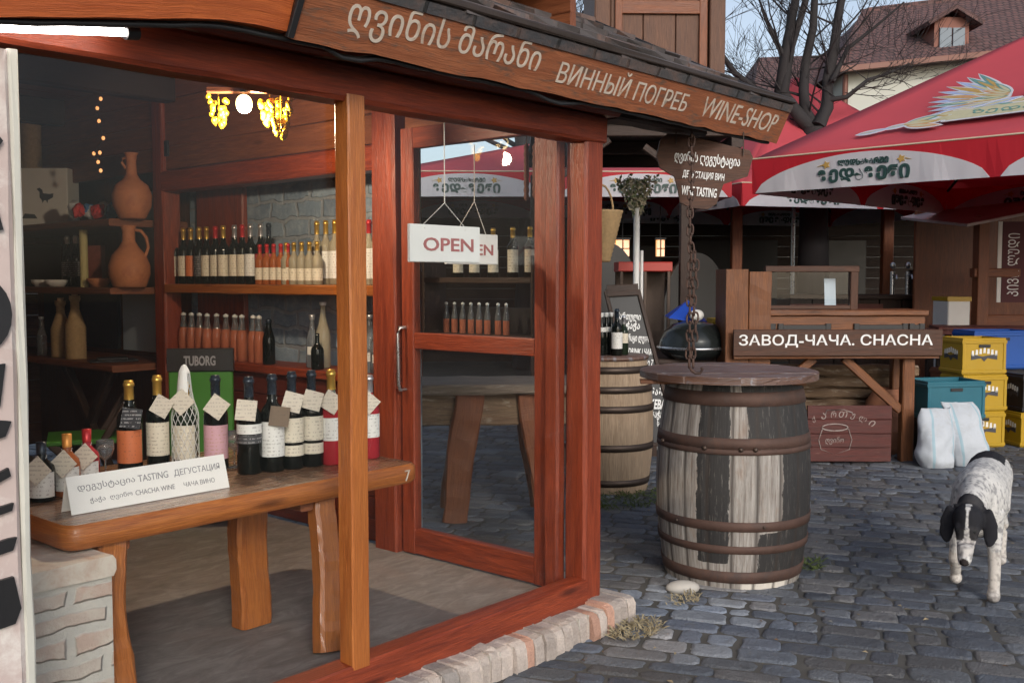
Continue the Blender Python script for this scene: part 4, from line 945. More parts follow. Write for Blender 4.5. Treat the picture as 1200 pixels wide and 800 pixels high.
# ================================================================ OPEN signs
def open_sign(xl, xr, y, zb, zt_, label, px_hook, py_hook, textm):
    w_ = xr - xl; o = thing('open_sign', label, 'sign', ((xl + xr) / 2, y, zb))
    b = MB(); b.box((-w_ / 2, -.006, 0), (w_ / 2, .006, zt_ - zb), .003); b.build('board', MAT['white_paint'], o)
    text('lettering', 'OPEN', MAT[textm], o, T((0.015, -.0062, (zt_ - zb) * .3)) @ UPR, width=w_ * .72, height=(zt_ - zb) * .36, ext=.002, bold=.015)
    hk = onY(px_hook, py_hook, y) - o.location; hz = zt_ - zb
    b = MB(); b.tube([(-w_ * .3, -.007, hz - .015), (-w_ * .3, 0, hz), hk], .0017, 4); b.tube([(w_ * .28, -.007, hz - .015), (w_ * .28, 0, hz), hk], .0017, 4); b.tube([hk, (hk.x, hk.y, 2.09 - zb)], .002, 4); b.build('string', MAT['thread'], o); return o
open_sign(2.535, 2.905, 2.7, 1.562, 1.70, 'white OPEN sign hanging by strings in the right front pane', 521, 238, 'ink_red')
xr = onY(582, 292, 3.1).x
open_sign(xr - .33, xr, 3.1, 1.565, 1.70, 'smaller white OPEN sign half hidden behind the front one', 556, 236, 'ink_red')
# ================================================================ big striped barrel
bc = onZ(857, 690, 0); bf = (bc.dot(FW), bc.dot(RT)); BC = P(bf[1] + .07, bf[0] + .33, 0)
view = math.atan2(BC.y, BC.x) + math.pi                 # direction from barrel to the viewer
BH, BR, BE = 1.0, .388, .335
def brad(z, R=BR, E=BE, h=BH): t = (z / h - .48) / .5; return R - (R - E) * t * t
bar = thing('wine_barrel', 'big whitewashed barrel with black stripes and rusty hoops serving as a table', 'barrel', BC, view)
b = MB(); nz, na = 90, 160; stn = 20; b.smooth = True
rings = []
def stripe(a, z):   # a: angle to the left(-)/right(+) as seen, degrees
    d = -1
    def band(x0, x1): return min(a - x0, x1 - a) / 5
    d = max(d, min(band(-26, -2), 1) if z > .13 else -1)
    if z > .28 and z < .69: d = max(d, band(38, 95))
    if z >= .69 and z < .93: d = max(d, band(11, 95))
    if .06 < z <= .28: d = max(d, band(20, 95))
    if z > .93: d = max(d, band(6, 95) )
    return max(0, min(1, .5 + d * .5))
grid = []
for k in range(nz + 1):
    z = BH * k / nz; row = []
    for i in range(na):
        th = 2 * math.pi * i / na; st_ = (i * stn / na) % 1; gap = min(st_, 1 - st_) * na / stn
        r = brad(z) - (.004 if gap < .6 else 0) + .002 * math.sin(i * stn / na // 1 * 7.1)
        a = math.degrees(math.atan2(math.sin(th), math.cos(th)))
        wp = 0.0
        if z < .055 and 8 < a < 48: wp = 1
        b.c = (stripe(a, z), 1.0 if gap < .6 else 0, wp, 1)
        row.append(b.pt((r * math.cos(th), r * math.sin(th), z)))
    grid.append(row)
offs = [random.random() * 7 for _ in range(stn + 1)]
for k in range(nz):
    for i in range(na):
        j = (i + 1) % na; s_ = int(i * stn / na); o_ = offs[s_]; v0 = i / na * 2.4; v1 = (i + 1) / na * 2.4; z0, z1 = BH * k / nz + o_, BH * (k + 1) / nz + o_
        b.face((grid[k][i], grid[k][j], grid[k + 1][j], grid[k + 1][i]), [(z0, v0 + o_), (z0, v1 + o_), (z1, v1 + o_), (z1, v0 + o_)])
b.build('staves', MAT['barrel_paint'], bar)
def hoop(par, z, hw, R=BR, E=BE, h=BH, tilt=0):
    b = MB(); b.M = T(ry=tilt) if tilt else Matrix.Identity(4)
    f = lambda q: brad(q, R, E, h)
    b.lathe([(f(z - hw) + .001, z - hw), (f(z - hw) + .0065, z - hw + .002), (f(z + hw) + .0065, z + hw - .002), (f(z + hw) + .001, z + hw)], 64); b.build('hoop', MAT['rust'], par)
for z, hw in ((.925, .034), (.715, .026), (.675, .014), (.315, .024), (.2, .02), (.06, .03)): hoop(bar, z, hw)
b = MB()
for a in (-1.1, .28, .1, -.35): b.ell((brad(.68) * math.cos(a) + .008 * math.cos(a), (brad(.68) + .006) * math.sin(a), .69), .012, .012, .012, 8, 6)
for a in (-.75, .4): b.ell(((brad(.315) + .007) * math.cos(a), (brad(.315) + .007) * math.sin(a), .315), .008, .008, .008, 8, 6)
b.build('rivets', MAT['iron'], bar)
# round lid of planks on the barrel
lid = thing('table_lid', 'round weathered plank lid lying on the striped barrel', 'table top', BC - RT * .025 + Vector((0, 0, BH + .004)), VIEWROT)
rnd = random.Random(31); LR = .448
b = MB(); y = -LR
while y < LR - .01:
    wd = min(rnd.uniform(.1, .14), LR - y); ym = max(abs(y), abs(y + wd))
    n_ = 7; left = []; right = []
    for i in range(n_):
        yy = y + .0015 + (wd - .003) * i / (n_ - 1); hx = math.sqrt(max(LR * LR - yy * yy, 0.0004)); left.append((-hx, yy)); right.append((hx, yy))
    z0 = rnd.uniform(-.0015, .0015)
    dx = rnd.uniform(-.008, .008); b.M = T((dx, 0, 0))
    lo = [(x, q, .0) for x, q in left]; 
    rings = []
    for t in (0, .02, .25, .5, .75, .98, 1):
        row = []
        for (xl, q), (xr_, _) in zip(left, right): row.append((xl + (xr_ - xl) * t, q, .036 + z0 - (.004 if t in (0, 1) else 0)))
        for (xl, q), (xr_, _) in reversed(list(zip(left, right))): row.append((xl + (xr_ - xl) * t, q, .0 + z0))
        rings.append(row)
    b.loft(rings, smooth=False); y += wd
b.build('planks', MAT['lid_wood'], lid)
b = MB(); b.beam((-.47, -.13, -.012), (.33, -.2, -.012), .09, .018, (0, 0, 1), .003); b.build('batten', MAT['counter_wood'], lid)
# chain and hook hanging over the lid
ch = thing('hanging_chain', 'long rusty chain with a hook hanging past the edge of the barrel lid', 'chain', (0, 0, 0))
ctop = P(.835, 4.78, 2.2); ch.location = ctop
nl = 27; zlow = 1.09; step = (ctop.z - zlow) / nl; proto = None
for k in range(nl):
    if proto is None:
        b = MB(); pts = [];
        for i in range(17):
            a = 2 * math.pi * i / 16; pts.append((.014 * math.cos(a), 0, .0225 * math.sin(a) + (.006 if math.sin(a) > 0 else -.006)))
        b.tube(pts, .0048, 6, (False, False)); proto = b.build('link', MAT['rust'], ch); o = proto
    else: o = proto.copy(); COL.objects.link(o); o.parent = ch
    o.location = (.004 * math.sin(k * .5), .003 * math.sin(k * .8), -step * (k + .5)); o.rotation_euler = (0, .1 * math.sin(k * 1.3), VIEWROT + (0 if k % 2 else 1.45))
for k in range(13):
    o = proto.copy(); COL.objects.link(o); o.parent = ch; o.location = RT * (.022 + .006 * math.sin(k)) + Vector((0, 0, -step * (nl - 13 + k + .5))); o.rotation_euler = (0, .15 * math.cos(k), VIEWROT + (.3 if k % 2 else 1.3))
b = MB(); b.M = T((0, 0, zlow - ctop.z), rz=VIEWROT); b.tube([(0, 0, .03), (.0, 0, .0), (.012, 0, -.02), (.03, -.01, -.032), (.05, -.01, -.03), (.06, -.01, -.015), (.055, -.01, -.003)], .007, 8); b.build('hook', MAT['rust'], ch)
# carved wine tasting sign
ws = thing('tasting_sign', 'rough dark plank sign with white tasting lettering hanging under the eave end', 'sign', P(.955, 4.92, 0), VIEWROT)
def wl(px, py): d = 4.92; return ((px - 600) / FPX * d - .955 , 1.5 - (py - 327) * d / FPX)
out = [(772, 166), (780, 159), (800, 160), (850, 172), (876, 178), (880, 186), (874, 208), (858, 213), (846, 217), (838, 240), (828, 246), (808, 244), (796, 238), (793, 222), (789, 208), (772, 198), (768, 184)]
b = MB(); b.M = UPR.copy(); b.prism([wl(*p) for p in out], -.022, .0); b.build('plank', MAT['dark_sign_wood'], ws)
def wsM(px, py, rot): x, z = wl(px, py); return T((x, -.0005, z)) @ UPR @ T(rz=rot)
sl_ = -.1
text('lettering', 'ღვინის დეგუსტაცია', MAT['letter_clean'], ws, wsM(826, 196.5, sl_), width=.315, height=.062, ext=.004, bold=.015)
text('lettering', 'ДЕГУСТАЦИЯ ВИН', MAT['letter_clean'], ws, wsM(822, 212.5, sl_), width=.2, height=.04, ext=.004, bold=.015)
text('lettering', 'WINE TASTING', MAT['letter_clean'], ws, wsM(817, 231, sl_), width=.17, height=.044, ext=.004, bold=.015)
b = MB(); zt_ = 2.2
for px in (790, 868): x, z = wl(px, 166 if px < 800 else 180); b.tube([(x, -.01, z - .02), (x, -.01, zt_)], .003, 5)
b.build('hanger', MAT['iron'], ws)

# ================================================================ second barrel with bottles
b2c = onZ(733, 580, 0); B2 = P(b2c.dot(RT) - .1, b2c.dot(FW) + .28)
bar2 = thing('wine_barrel', 'plain golden oak barrel with dark hoops behind the shop corner', 'barrel', B2, view)
b = MB(); h2, R2, E2 = .93, .325, .28; na = 96; stn = 18; grid = []
for k in range(31):
    z = h2 * k / 30; row = []
    for i in range(na):
        th = 2 * math.pi * i / na; gp = min((i * stn / na) % 1, 1 - (i * stn / na) % 1); r = brad(z, R2, E2, h2) - (.004 if gp < .12 else 0); row.append(b.pt((r * math.cos(th), r * math.sin(th), z)))
    grid.append(row)
offs = [random.random() * 7 for _ in range(stn + 1)]
for k in range(30):
    for i in range(na):
        j = (i + 1) % na; o_ = offs[int(i * stn / na)]; v0, v1 = i / na * 2.1, (i + 1) / na * 2.1; z0, z1 = h2 * k / 30 + o_, h2 * (k + 1) / 30 + o_
        b.face((grid[k][i], grid[k][j], grid[k + 1][j], grid[k + 1][i]), [(z0, v0 + o_), (z0, v1 + o_), (z1, v1 + o_), (z1, v0 + o_)])
b.build('staves', MAT['oak_barrel'], bar2)
for z in (.87, .735, .6, .33, .08): 
    b = MB(); f = lambda q: brad(q, R2, E2, h2); hw = .024; b.lathe([(f(z - hw) + .001, z - hw), (f(z - hw) + .006, z - hw), (f(z + hw) + .006, z + hw), (f(z + hw) + .001, z + hw)], 48); b.build('hoop', MAT['iron'], bar2)
b = MB(); b.lathe([(.001, h2 - .03), (.275, h2 - .03)], 40); b.lathe([(.001, h2 + .003), (.285, h2 + .003), (.29, h2 + .018), (.285, h2 + .03), (.001, h2 + .03)], 40); b.build('head', MAT['lid_wood'], bar2)
zt_ = h2 + .031
def b2p(px, f_off): f_ = B2.dot(FW) + f_off; return P((px - 600) / FPX * f_, f_, zt_)
bottle(b2p(723, -.1), 'dark wine bottle with white label on the plain oak barrel', .33, .04, 'dark_glass', 'black_foil', 'lab_white', (.15, .5), 85)
bottle(b2p(731, -.02), 'bottle with a pale cap standing at the right on the plain oak barrel', .28, .035, 'dark_green_glass', 'silver_foil', 'lab_cream', (.3, .55), 60)
for k, px in enumerate((705, 710.5, 716)):
    p = b2p(px, -.06 + .05 * k); bottle(p, 'blue tinted bottle with white cap on the plain barrel, %s from the left' % ordn[k], .3, .036, 'dark_glass', 'white_cap', 'lab_white', (.55, .66), 60, shape=prof_slim, capz=.9, group='capped bottles on the plain barrel')
rt = thing('rustic_table', 'heavy weathered wooden table on arched legs seen through the door glass', 'table', P(-.02, 6.45, 0), VIEWROT + .08)
b = MB(); b.box((-.75, -.3, .8), (.5, .3, .86), .012, 8, .004); b.build('tabletop', MAT['grey_wood'], rt)
b = MB(); b.box((-.62, -.2, .6), (.42, -.14, .8), .01, 6, .003); b.box((.06, -.215, .68), (.36, -.201, .78), .004); b.build('apron', MAT['log_wood'], rt)
for x, s_ in ((-.3, 1), (.17, -1)):
    for y in (-.2, .2):
        b = MB(); b.beam((x - s_ * .06, y, 0), (x + s_ * .04, y, .8), .15, .07, (0, 1, 0), .012, 10, .004, 1.25, .008); b.build('leg', MAT['brown_wood'], rt)
# ================================================================ chalkboard
cb = thing('chalkboard', 'tall black menu board with white handwriting leaning behind the barrels', 'menu board', P(1.025, 7.62, 0), VIEWROT)
def cl(px, py): d = 7.6; return ((px - 600) / FPX * d - .985, 1.5 - (py - 327) * d / FPX)
o4 = [cl(706, 340), cl(745, 338), cl(790, 520), cl(751, 524)]
tl_ = T(rx=-.12)
b = MB(); b.M = tl_ @ UPR; b.prism(o4, -.02, 0); b.build('slate', MAT['chalkboard'], cb)
b = MB(); b.M = tl_
c4 = [Vector((x, -.001, z)) for x, z in o4]
for i in range(4): b.beam(c4[i], c4[(i + 1) % 4], .03, .03, (0, 1, 0), .004)
b.beam(c4[0] + Vector((.01, -.01, 0)), c4[1] + Vector((0, -.01, 0)), .02, .09, (0, 0, 1), .004)
b.build('frame', MAT['dark_wood'], cb)
rows = [(728, 377, 'ქართული', .17), (733, 388, 'ჭაჭა', .1), (739, 403, 'არაყი ლუდი', .17), (742, 418, 'DRINK | ЧАЙ', .17), (746, 432, 'ლიტრი 7', .13), (757, 452, 'მწვადი', .16), (762, 467, 'ქაბაბი ₾', .17), (764, 481, 'KEBAB', .13), (768, 494, 'ხაჭაპური', .15), (772, 506, 'ხინკალი', .13)]
for px, py, s_, wd in rows:
    x, z = cl(px + 5, py); text('lettering', s_, MAT['letter_clean'], cb, tl_ @ T((x, -.0015, z)) @ UPR @ T(rz=-.05), width=wd * 1.1, height=.075, ext=.002, shear=.15, bold=.03)

# ================================================================ spirit counter
ct = thing('spirit_counter', 'rustic wooden street counter with iron strapped chest and braced legs', 'counter', P(2.63, 8.35, 0), VIEWROT + .03)
def rl(r, f): return (r - 2.63, f - 8.35)
b = MB(); b.box((-.84, -.12, .855), (.84, .42, .885), .006, 5, .003); b.box((-.84, -.03, .99), (.84, .42, 1.03), .006, 5, .003); b.build('top', MAT['counter_wood'], ct)
for x, y in ((.63, -.0), (-.7, .0), (.7, .38), (-.7, .38)):
    b = MB(); b.beam((x, y, 0), (x, y, .86), .1, .09, (0, 1, 0), .008, 6, .003); b.build('leg', MAT['counter_wood'], ct)
b = MB(); b.beam((-.62, 0, .45), (-.15, 0, .85), .07, .05, (0, 1, 0), .006); b.beam((.58, 0, .42), (.1, 0, .85), .07, .05, (0, 1, 0), .006); b.build('brace', MAT['counter_wood'], ct)
b = MB(); b.box((-.7, .03, 1.03), (.78, .4, 1.2), .006, 5, .002); b.box((-.72, .0, 1.2), (.8, .42, 1.245), .006, 5, .003); b.build('chest', MAT['counter_wood'], ct)
for xa, xb in ((-.43, -.02), (.2, .62), (-.58, -.48), (.66, .76)):
    b = MB(); b.box((xa, .012, 1.085), (xb, .03, 1.125), .003); b.box((xa - .015, .008, 1.075), (xa + .03, .03, 1.135), .003); b.box((xb - .03, .008, 1.075), (xb + .015, .03, 1.135), .003); b.build('iron_strap', MAT['black_iron'], ct)
b = MB(); xs = [-.9, -.72, -.53]
b.box((-.9, -.06, .55), (-.71, .3, 1.58), .006, 6, .003); b.box((-.705, -.05, 1.03), (-.52, .3, 1.56), .006, 6, .003); b.box((-.705, -.05, .55), (-.52, -.02, .99), .006, 6, .003); b.build('side_cupboard', MAT['counter_wood'], ct)
b = MB()
b.box((-.5, .2, 1.56), (.29, .27, 1.61), .005); b.box((.22, .2, 1.246), (.285, .27, 1.56), .005); b.box((-.5, .205, 1.247), (.22, .265, 1.28), .004); b.build('cabinet_frame', MAT['dark_sign_wood'], ct)
b = MB(); b.box((-.5, .232, 1.28), (.22, .238, 1.56), .001); b.build('cabinet_glass', MAT['glass_pane'], ct)
cs2 = thing('counter_sign', 'long dark board with white lettering fixed across the front of the street counter', 'sign', P(2.635, 8.2, .88), VIEWROT + .03)
b = MB(); b.box((-.85, .0, 0), (.85, .03, .215), .006, 5, .002); b.build('board', MAT['dark_sign_wood'], cs2)
text('lettering', 'ЗАВОД-ЧАЧА. СНАСНА', MAT['letter_clean'], cs2, T((-.02, -.0005, .07)) @ UPR, width=1.58, height=.105, ext=.004, bold=.012)
# things in the cabinet
b = MB(); b.box((-.05, -.003, 0), (.05, .003, .26), .001); o = b.build('picture_card', MAT['bluish_board']); o.location = P(2.72, 8.70, 1.247); o.rotation_euler = (-.1, 0, VIEWROT + .1); tag(o, 'pale blue card leaning inside the glass cabinet of the counter', 'card')
# log and plank stack behind the counter
rnd = random.Random(12); k = 0
lst = None
for row in range(7):
    z = .03 + .105 * row
    b = MB(); L = rnd.uniform(1.45, 1.7); b.beam((-L / 2, 0, 0), (L / 2, rnd.uniform(-.04, .04), rnd.uniform(-.01, .01)), .16, .098, (0, 0, 1), .022, 9, .009)
    o = b.build('rough_plank', MAT['log_wood']); o.location = P(2.72 + rnd.uniform(-.05, .05), 9.0 + rnd.uniform(-.03, .03), z + .04); o.rotation_euler = (0, 0, VIEWROT + rnd.uniform(-.02, .02))
    tag(o, 'rough grey plank in the stack behind the counter, %s' % ('lowest of the stack', 'second from the bottom', 'third from the bottom', 'in the middle of the stack', 'third from the top', 'second from the top', 'topmost of the stack')[row], 'plank', 'planks stacked behind the counter')
# carved red board with a pot
M_('ink_faded', plain, (.3, .25, .23), .7, 0, .3, 25, 0, dirt=(.16, .07, .06))
rb_ = thing('pot_sign', 'dark red plank board painted with a white cooking pot under the counter', 'sign', P(2.74, 8.22, 0), VIEWROT)
b = MB()
for k in range(4): b.box((-.34, -.015, .02 + .115 * k), (.34, .015, .132 + .115 * k), .004, 5, .002)
b.build('planks', MAT['maroon_plank'], rb_)
b = MB(); q = lambda x, z: (x, -.018, z)
b.tube([q(-.12 + .03 * math.cos(a) * 5 * .7, .3 + .028 * math.sin(a)) for a in [k * .3142 for k in range(21)]], .006, 5); b.tube([q(-.22, .29), q(-.25, .2), q(-.23, .12), q(-.12, .08), q(-.0, .12), q(.02, .2), q(-.01, .29)], .004, 5); b.tube([q(-.2, .4), q(-.19, .44), q(-.05, .445), q(.02, .42)], .005, 5); b.build('painted_pot', MAT['ink_faded'], rb_)
text('lettering', 'ღვინო', MAT['ink_faded'], rb_, T((-.12, -.0155, .16)) @ UPR, width=.15, height=.06, ext=.002, shear=.2)
for k, (chx, a) in enumerate(zip('ქართული', [.5, .33, .15, 0, -.18, -.36, -.54])):
    text('lettering', chx, MAT['ink_faded'], rb_, T((-.28 + .075 * k, -.0155, .34 + .045 * math.cos((k - 2.4) * .62))) @ UPR @ T(rz=a), height=.05, ext=.002, shear=.2)
# clay vessel
jr = thing('clay_vessel', 'tall ribbed clay storage vessel standing beside the counter leg', 'vessel', P(3.22, 8.72, 0))
b = MB(); b.lathe([(.001, 0), (.09, 0), (.14, .06), (.175, .2), (.178, .215), (.172, .22), (.185, .34), (.182, .355), (.176, .36), (.16, .46), (.12, .52), (.1, .545), (.11, .56), (.1, .565), (.08, .53)], 32); b.build('body', MAT['dark_clay'], jr)
# white woven sacks
def sack(loc, rz, label, h_, lean, w_, seed, bow):
    o = thing('woven_sack', label, 'sack', loc, rz, 'white sacks in front of the crates')
    b = MB(); b.smooth = True; rings = []; n_ = 40; m_ = 26
    for k in range(m_ + 1):
        t = k / m_; z = h_ * t
        wd = (.80 + .2 * math.sin(min(1, t / .3) * math.pi / 2)) * (1 - .16 * max(0, (t - .45) / .55) ** 2); wx_ = w_ / 2 * wd
        th = (.62 + .38 * math.sin(min(1, t / .25) * math.pi / 2)) * (1 - .82 * max(0, (t - .35) / .65) ** 1.6); wy_ = w_ * .36 * th
        ring = []
        for i in range(n_):
            a = 2 * math.pi * i / n_; ca, sa = math.cos(a), math.sin(a)
            x = wx_ * math.copysign(abs(ca) ** .8, ca); y = wy_ * math.copysign(abs(sa) ** .9, sa)
            q = noise.noise(Vector((x * 7 + seed, y * 7, z * 6))) * .03 + noise.noise(Vector((x * 19, y * 19 + seed, z * 14))) * .012
            sc = 1 + q / max(math.hypot(x, y), .05)
            ring.append((x * sc + lean * t * t + bow * math.sin(math.pi * t), y * sc + .1 * t * t, max(z + (noise.noise(Vector((x * 9, 3, seed))) * .035 * max(0, (t - .7) / .3) if t > .5 else 0), .002)))
        rings.append(ring)
    b.loft(rings, caps=(True, True), smooth=True)
    for fi in range(m_ * n_):
        if fi % n_ in (27, 35): b.mi[fi] = 1
    b.build('bag', [MAT['sack_white'], MAT['sack_stripe']], o)
    return o
sack(P(3.4, 8.08, 0), VIEWROT + .12, 'left bulging white sack with blue stripes, leaning on its neighbour', .46, .05, .3, 3, -.01)
sack(P(3.68, 8.14, 0), VIEWROT - .1, 'right white sack with blue stripes just behind the dog', .5, -.07, .3, 8, .0)

# ================================================================ crates
def crate(loc, rz, label, wd, dp, h_, mat, group=None, mark=None, name='plastic_crate'):
    o = thing(name, label, 'crate', loc, rz, group); b = MB(); t_ = .018
    b.box((-wd / 2, -dp / 2, 0), (wd / 2, -dp / 2 + t_, h_), .006, axis=0); b.box((-wd / 2, dp / 2 - t_, 0), (wd / 2, dp / 2, h_), .006, axis=0)
    b.box((-wd / 2, -dp / 2 + t_, 0), (-wd / 2 + t_, dp / 2 - t_, h_), .004, axis=1); b.box((wd / 2 - t_, -dp / 2 + t_, 0), (wd / 2, dp / 2 - t_, h_), .004, axis=1)
    b.box((-wd / 2 + t_, -dp / 2 + t_, .004), (wd / 2 - t_, dp / 2 - t_, .02), .002)
    for z in (.012, h_ - .05):
        b.box((-wd / 2 - .008, -dp / 2 - .008, z), (wd / 2 + .008, -dp / 2 + .001, z + .03), .004, axis=0); b.box((-wd / 2 - .008, dp / 2 - .001, z), (wd / 2 + .008, dp / 2 + .008, z + .03), .004, axis=0)
        b.box((-wd / 2 - .008, -dp / 2 + .002, z), (-wd / 2 + .001, dp / 2 - .002, z + .03), .004, axis=1); b.box((wd / 2 - .001, -dp / 2 + .002, z), (wd / 2 + .008, dp / 2 - .002, z + .03), .004, axis=1)
    for x in (-wd / 2 + .012, wd / 2 - .012):
        b.box((x - .014, -dp / 2 - .007, .03), (x + .014, -dp / 2 + .002, h_ - .04), .003)
    b.build('body', mat, o)
    if mark:
        for face in ((0, -dp / 2 - .0015, 0), (-wd / 2 - .0015, 0, -math.pi / 2)):
            W = wd if face[2] == 0 else dp; M0 = T((face[0], face[1], h_ * .5)) @ T(rz=face[2]) @ UPR
            b = MB(); b.M = M0; b.smooth = False
            for k in range(7): b.prism([(W * (-.3 + .09 * k), .03 + .016 * abs(3 - k) * -.5), (W * (-.3 + .09 * k + .06), .03 - .016 * abs(3 - k) * .5), (W * (-.3 + .09 * k + .055), .075 - .016 * abs(3 - k) * .5), (W * (-.3 + .09 * k + .01), .075 - .016 * abs(3 - k) * .5)], 0, .003)
            b.build('mark', MAT['white_paint'], o)
            b = MB(); b.M = M0; b.smooth = False
            b.prism([(-W * .3, -.03), (-W * .3, .02), (-.02, .0), (W * .3, .02), (W * .3, -.03), (.03, -.015), (0, -.045), (-.03, -.015)], 0, .003); b.build('mark_emblem', MAT['ink_black'], o)  # dark printed emblem below the white mark
    h = MB(); 
    h.M = T((0, -dp / 2 - .0085, h_ * .78)); h.box((-.055, -.0005, -.014), (.055, .006, .014), .002); h.build('hand_hole', MAT['crate_black'], o)
    return o
rz = VIEWROT + .16; Y = MAT['crate_yellow']; GY = 'yellow drink crates'
yc = P(4.17, 9.18)
crate(yc, rz, 'bottom yellow crate of the three high stack', .42, .34, .325, Y, GY, True)
crate(yc + Vector((.008, -.006, .327)), rz, 'middle yellow crate of the three high stack', .42, .34, .325, Y, GY, True)
crate(yc + Vector((-.006, .004, .654)), rz, 'top yellow crate of the three high stack', .42, .34, .325, Y, GY, True)
crate(P(4.72, 9.22), rz, 'yellow crate under the black bottle crate at the right edge', .42, .34, .31, Y, GY, True)
bk = crate(P(4.74, 9.24, .312), rz, 'black crate of bottles at the right edge on a yellow crate', .42, .34, .34, MAT['crate_black'], None, True)
crate(P(4.74, 9.58, 0), rz, 'black crate standing on the ground behind the right yellow crate', .42, .3, .66, MAT['crate_black'])
crate(P(4.55, 9.62, .663), rz, 'bright blue crate behind the top of the yellow stack', .6, .34, .36, MAT['crate_blue'])
crate(P(4.25, 9.62, 0), rz, 'brown crate hidden under the blue one behind the yellow stack', .4, .34, .66, MAT['brown_wood'])
crate(P(3.76, 8.82, 0), rz, 'dark crate beneath the teal crate behind the sacks', .5, .36, .3, MAT['crate_black'])
crate(P(3.76, 8.82, .302), rz, 'teal crate on a dark crate behind the white sacks', .53, .37, .33, MAT['crate_teal'])
crate(P(1.98, 9.15, .83), VIEWROT, 'yellow crate left of the counter behind the black grill', .4, .3, .32, Y, GY, True)
tbl = thing('side_table', 'dark low table carrying the grill behind the striped barrel', 'table', P(1.66, 8.95, 0), VIEWROT)
b = MB(); b.box((-.52, -.42, .79), (.52, .38, .828), .006); b.build('tabletop', MAT['dark_wood'], tbl)
for x in (-.46, .46):
    for y in (-.36, .32): b = MB(); b.beam((x, y, 0), (x, y, .79), .06, .06); b.build('leg', MAT['dark_wood'], tbl)
# black kettle grill, blue cone on it
kg = thing('kettle_grill', 'glossy black domed grill pan with a steel rim beyond the striped barrel', 'grill', P(1.54, 8.62, .829), VIEWROT)
b = MB(); b.lathe([(.001, 0), (.2, 0), (.26, .04), (.3, .09), (.3, .105), (.295, .11), (.285, .16), (.25, .23), (.18, .29), (.08, .315), (.001, .32)], 40); b.build('body', MAT['kettle_black'], kg)
b = MB(); b.lathe([(.301, .085), (.31, .092), (.31, .103), (.301, .108)], 40); b.build('rim', MAT['steel'], kg)
b = MB(); b.beam((.26, .0, .26), (.43, -.02, .2), .09, .05, (0, 0, 1), .012); b.build('handle', MAT['kettle_black'], kg)
b = MB(); b.tube([(.5 * 0 + .0, -.0, .315), (0, 0, .35)], .02, 10); b.build('knob', MAT['black_iron'], kg)
b = MB(); b.M = T(rx=.15); b.lathe([(.2, 0), (.19, .012), (.1, .09), (.002, .17)], 5, smooth=False); o = b.build('blue_cover', MAT['blue_plastic']); o.location = P(1.5, 8.82, 1.15); o.rotation_euler = (0, 0, .4); tag(o, 'pointed blue plastic cover behind the grill lid', 'cover')
b = MB(); b.ell((0, 0, 0), .07, .06, .05, 16, 10); o = b.build('white_bowl', MAT['white_paint']); o.location = P(1.56, 8.6, 1.195); tag(o, 'small white round bowl upturned on the black grill lid', 'bowl')
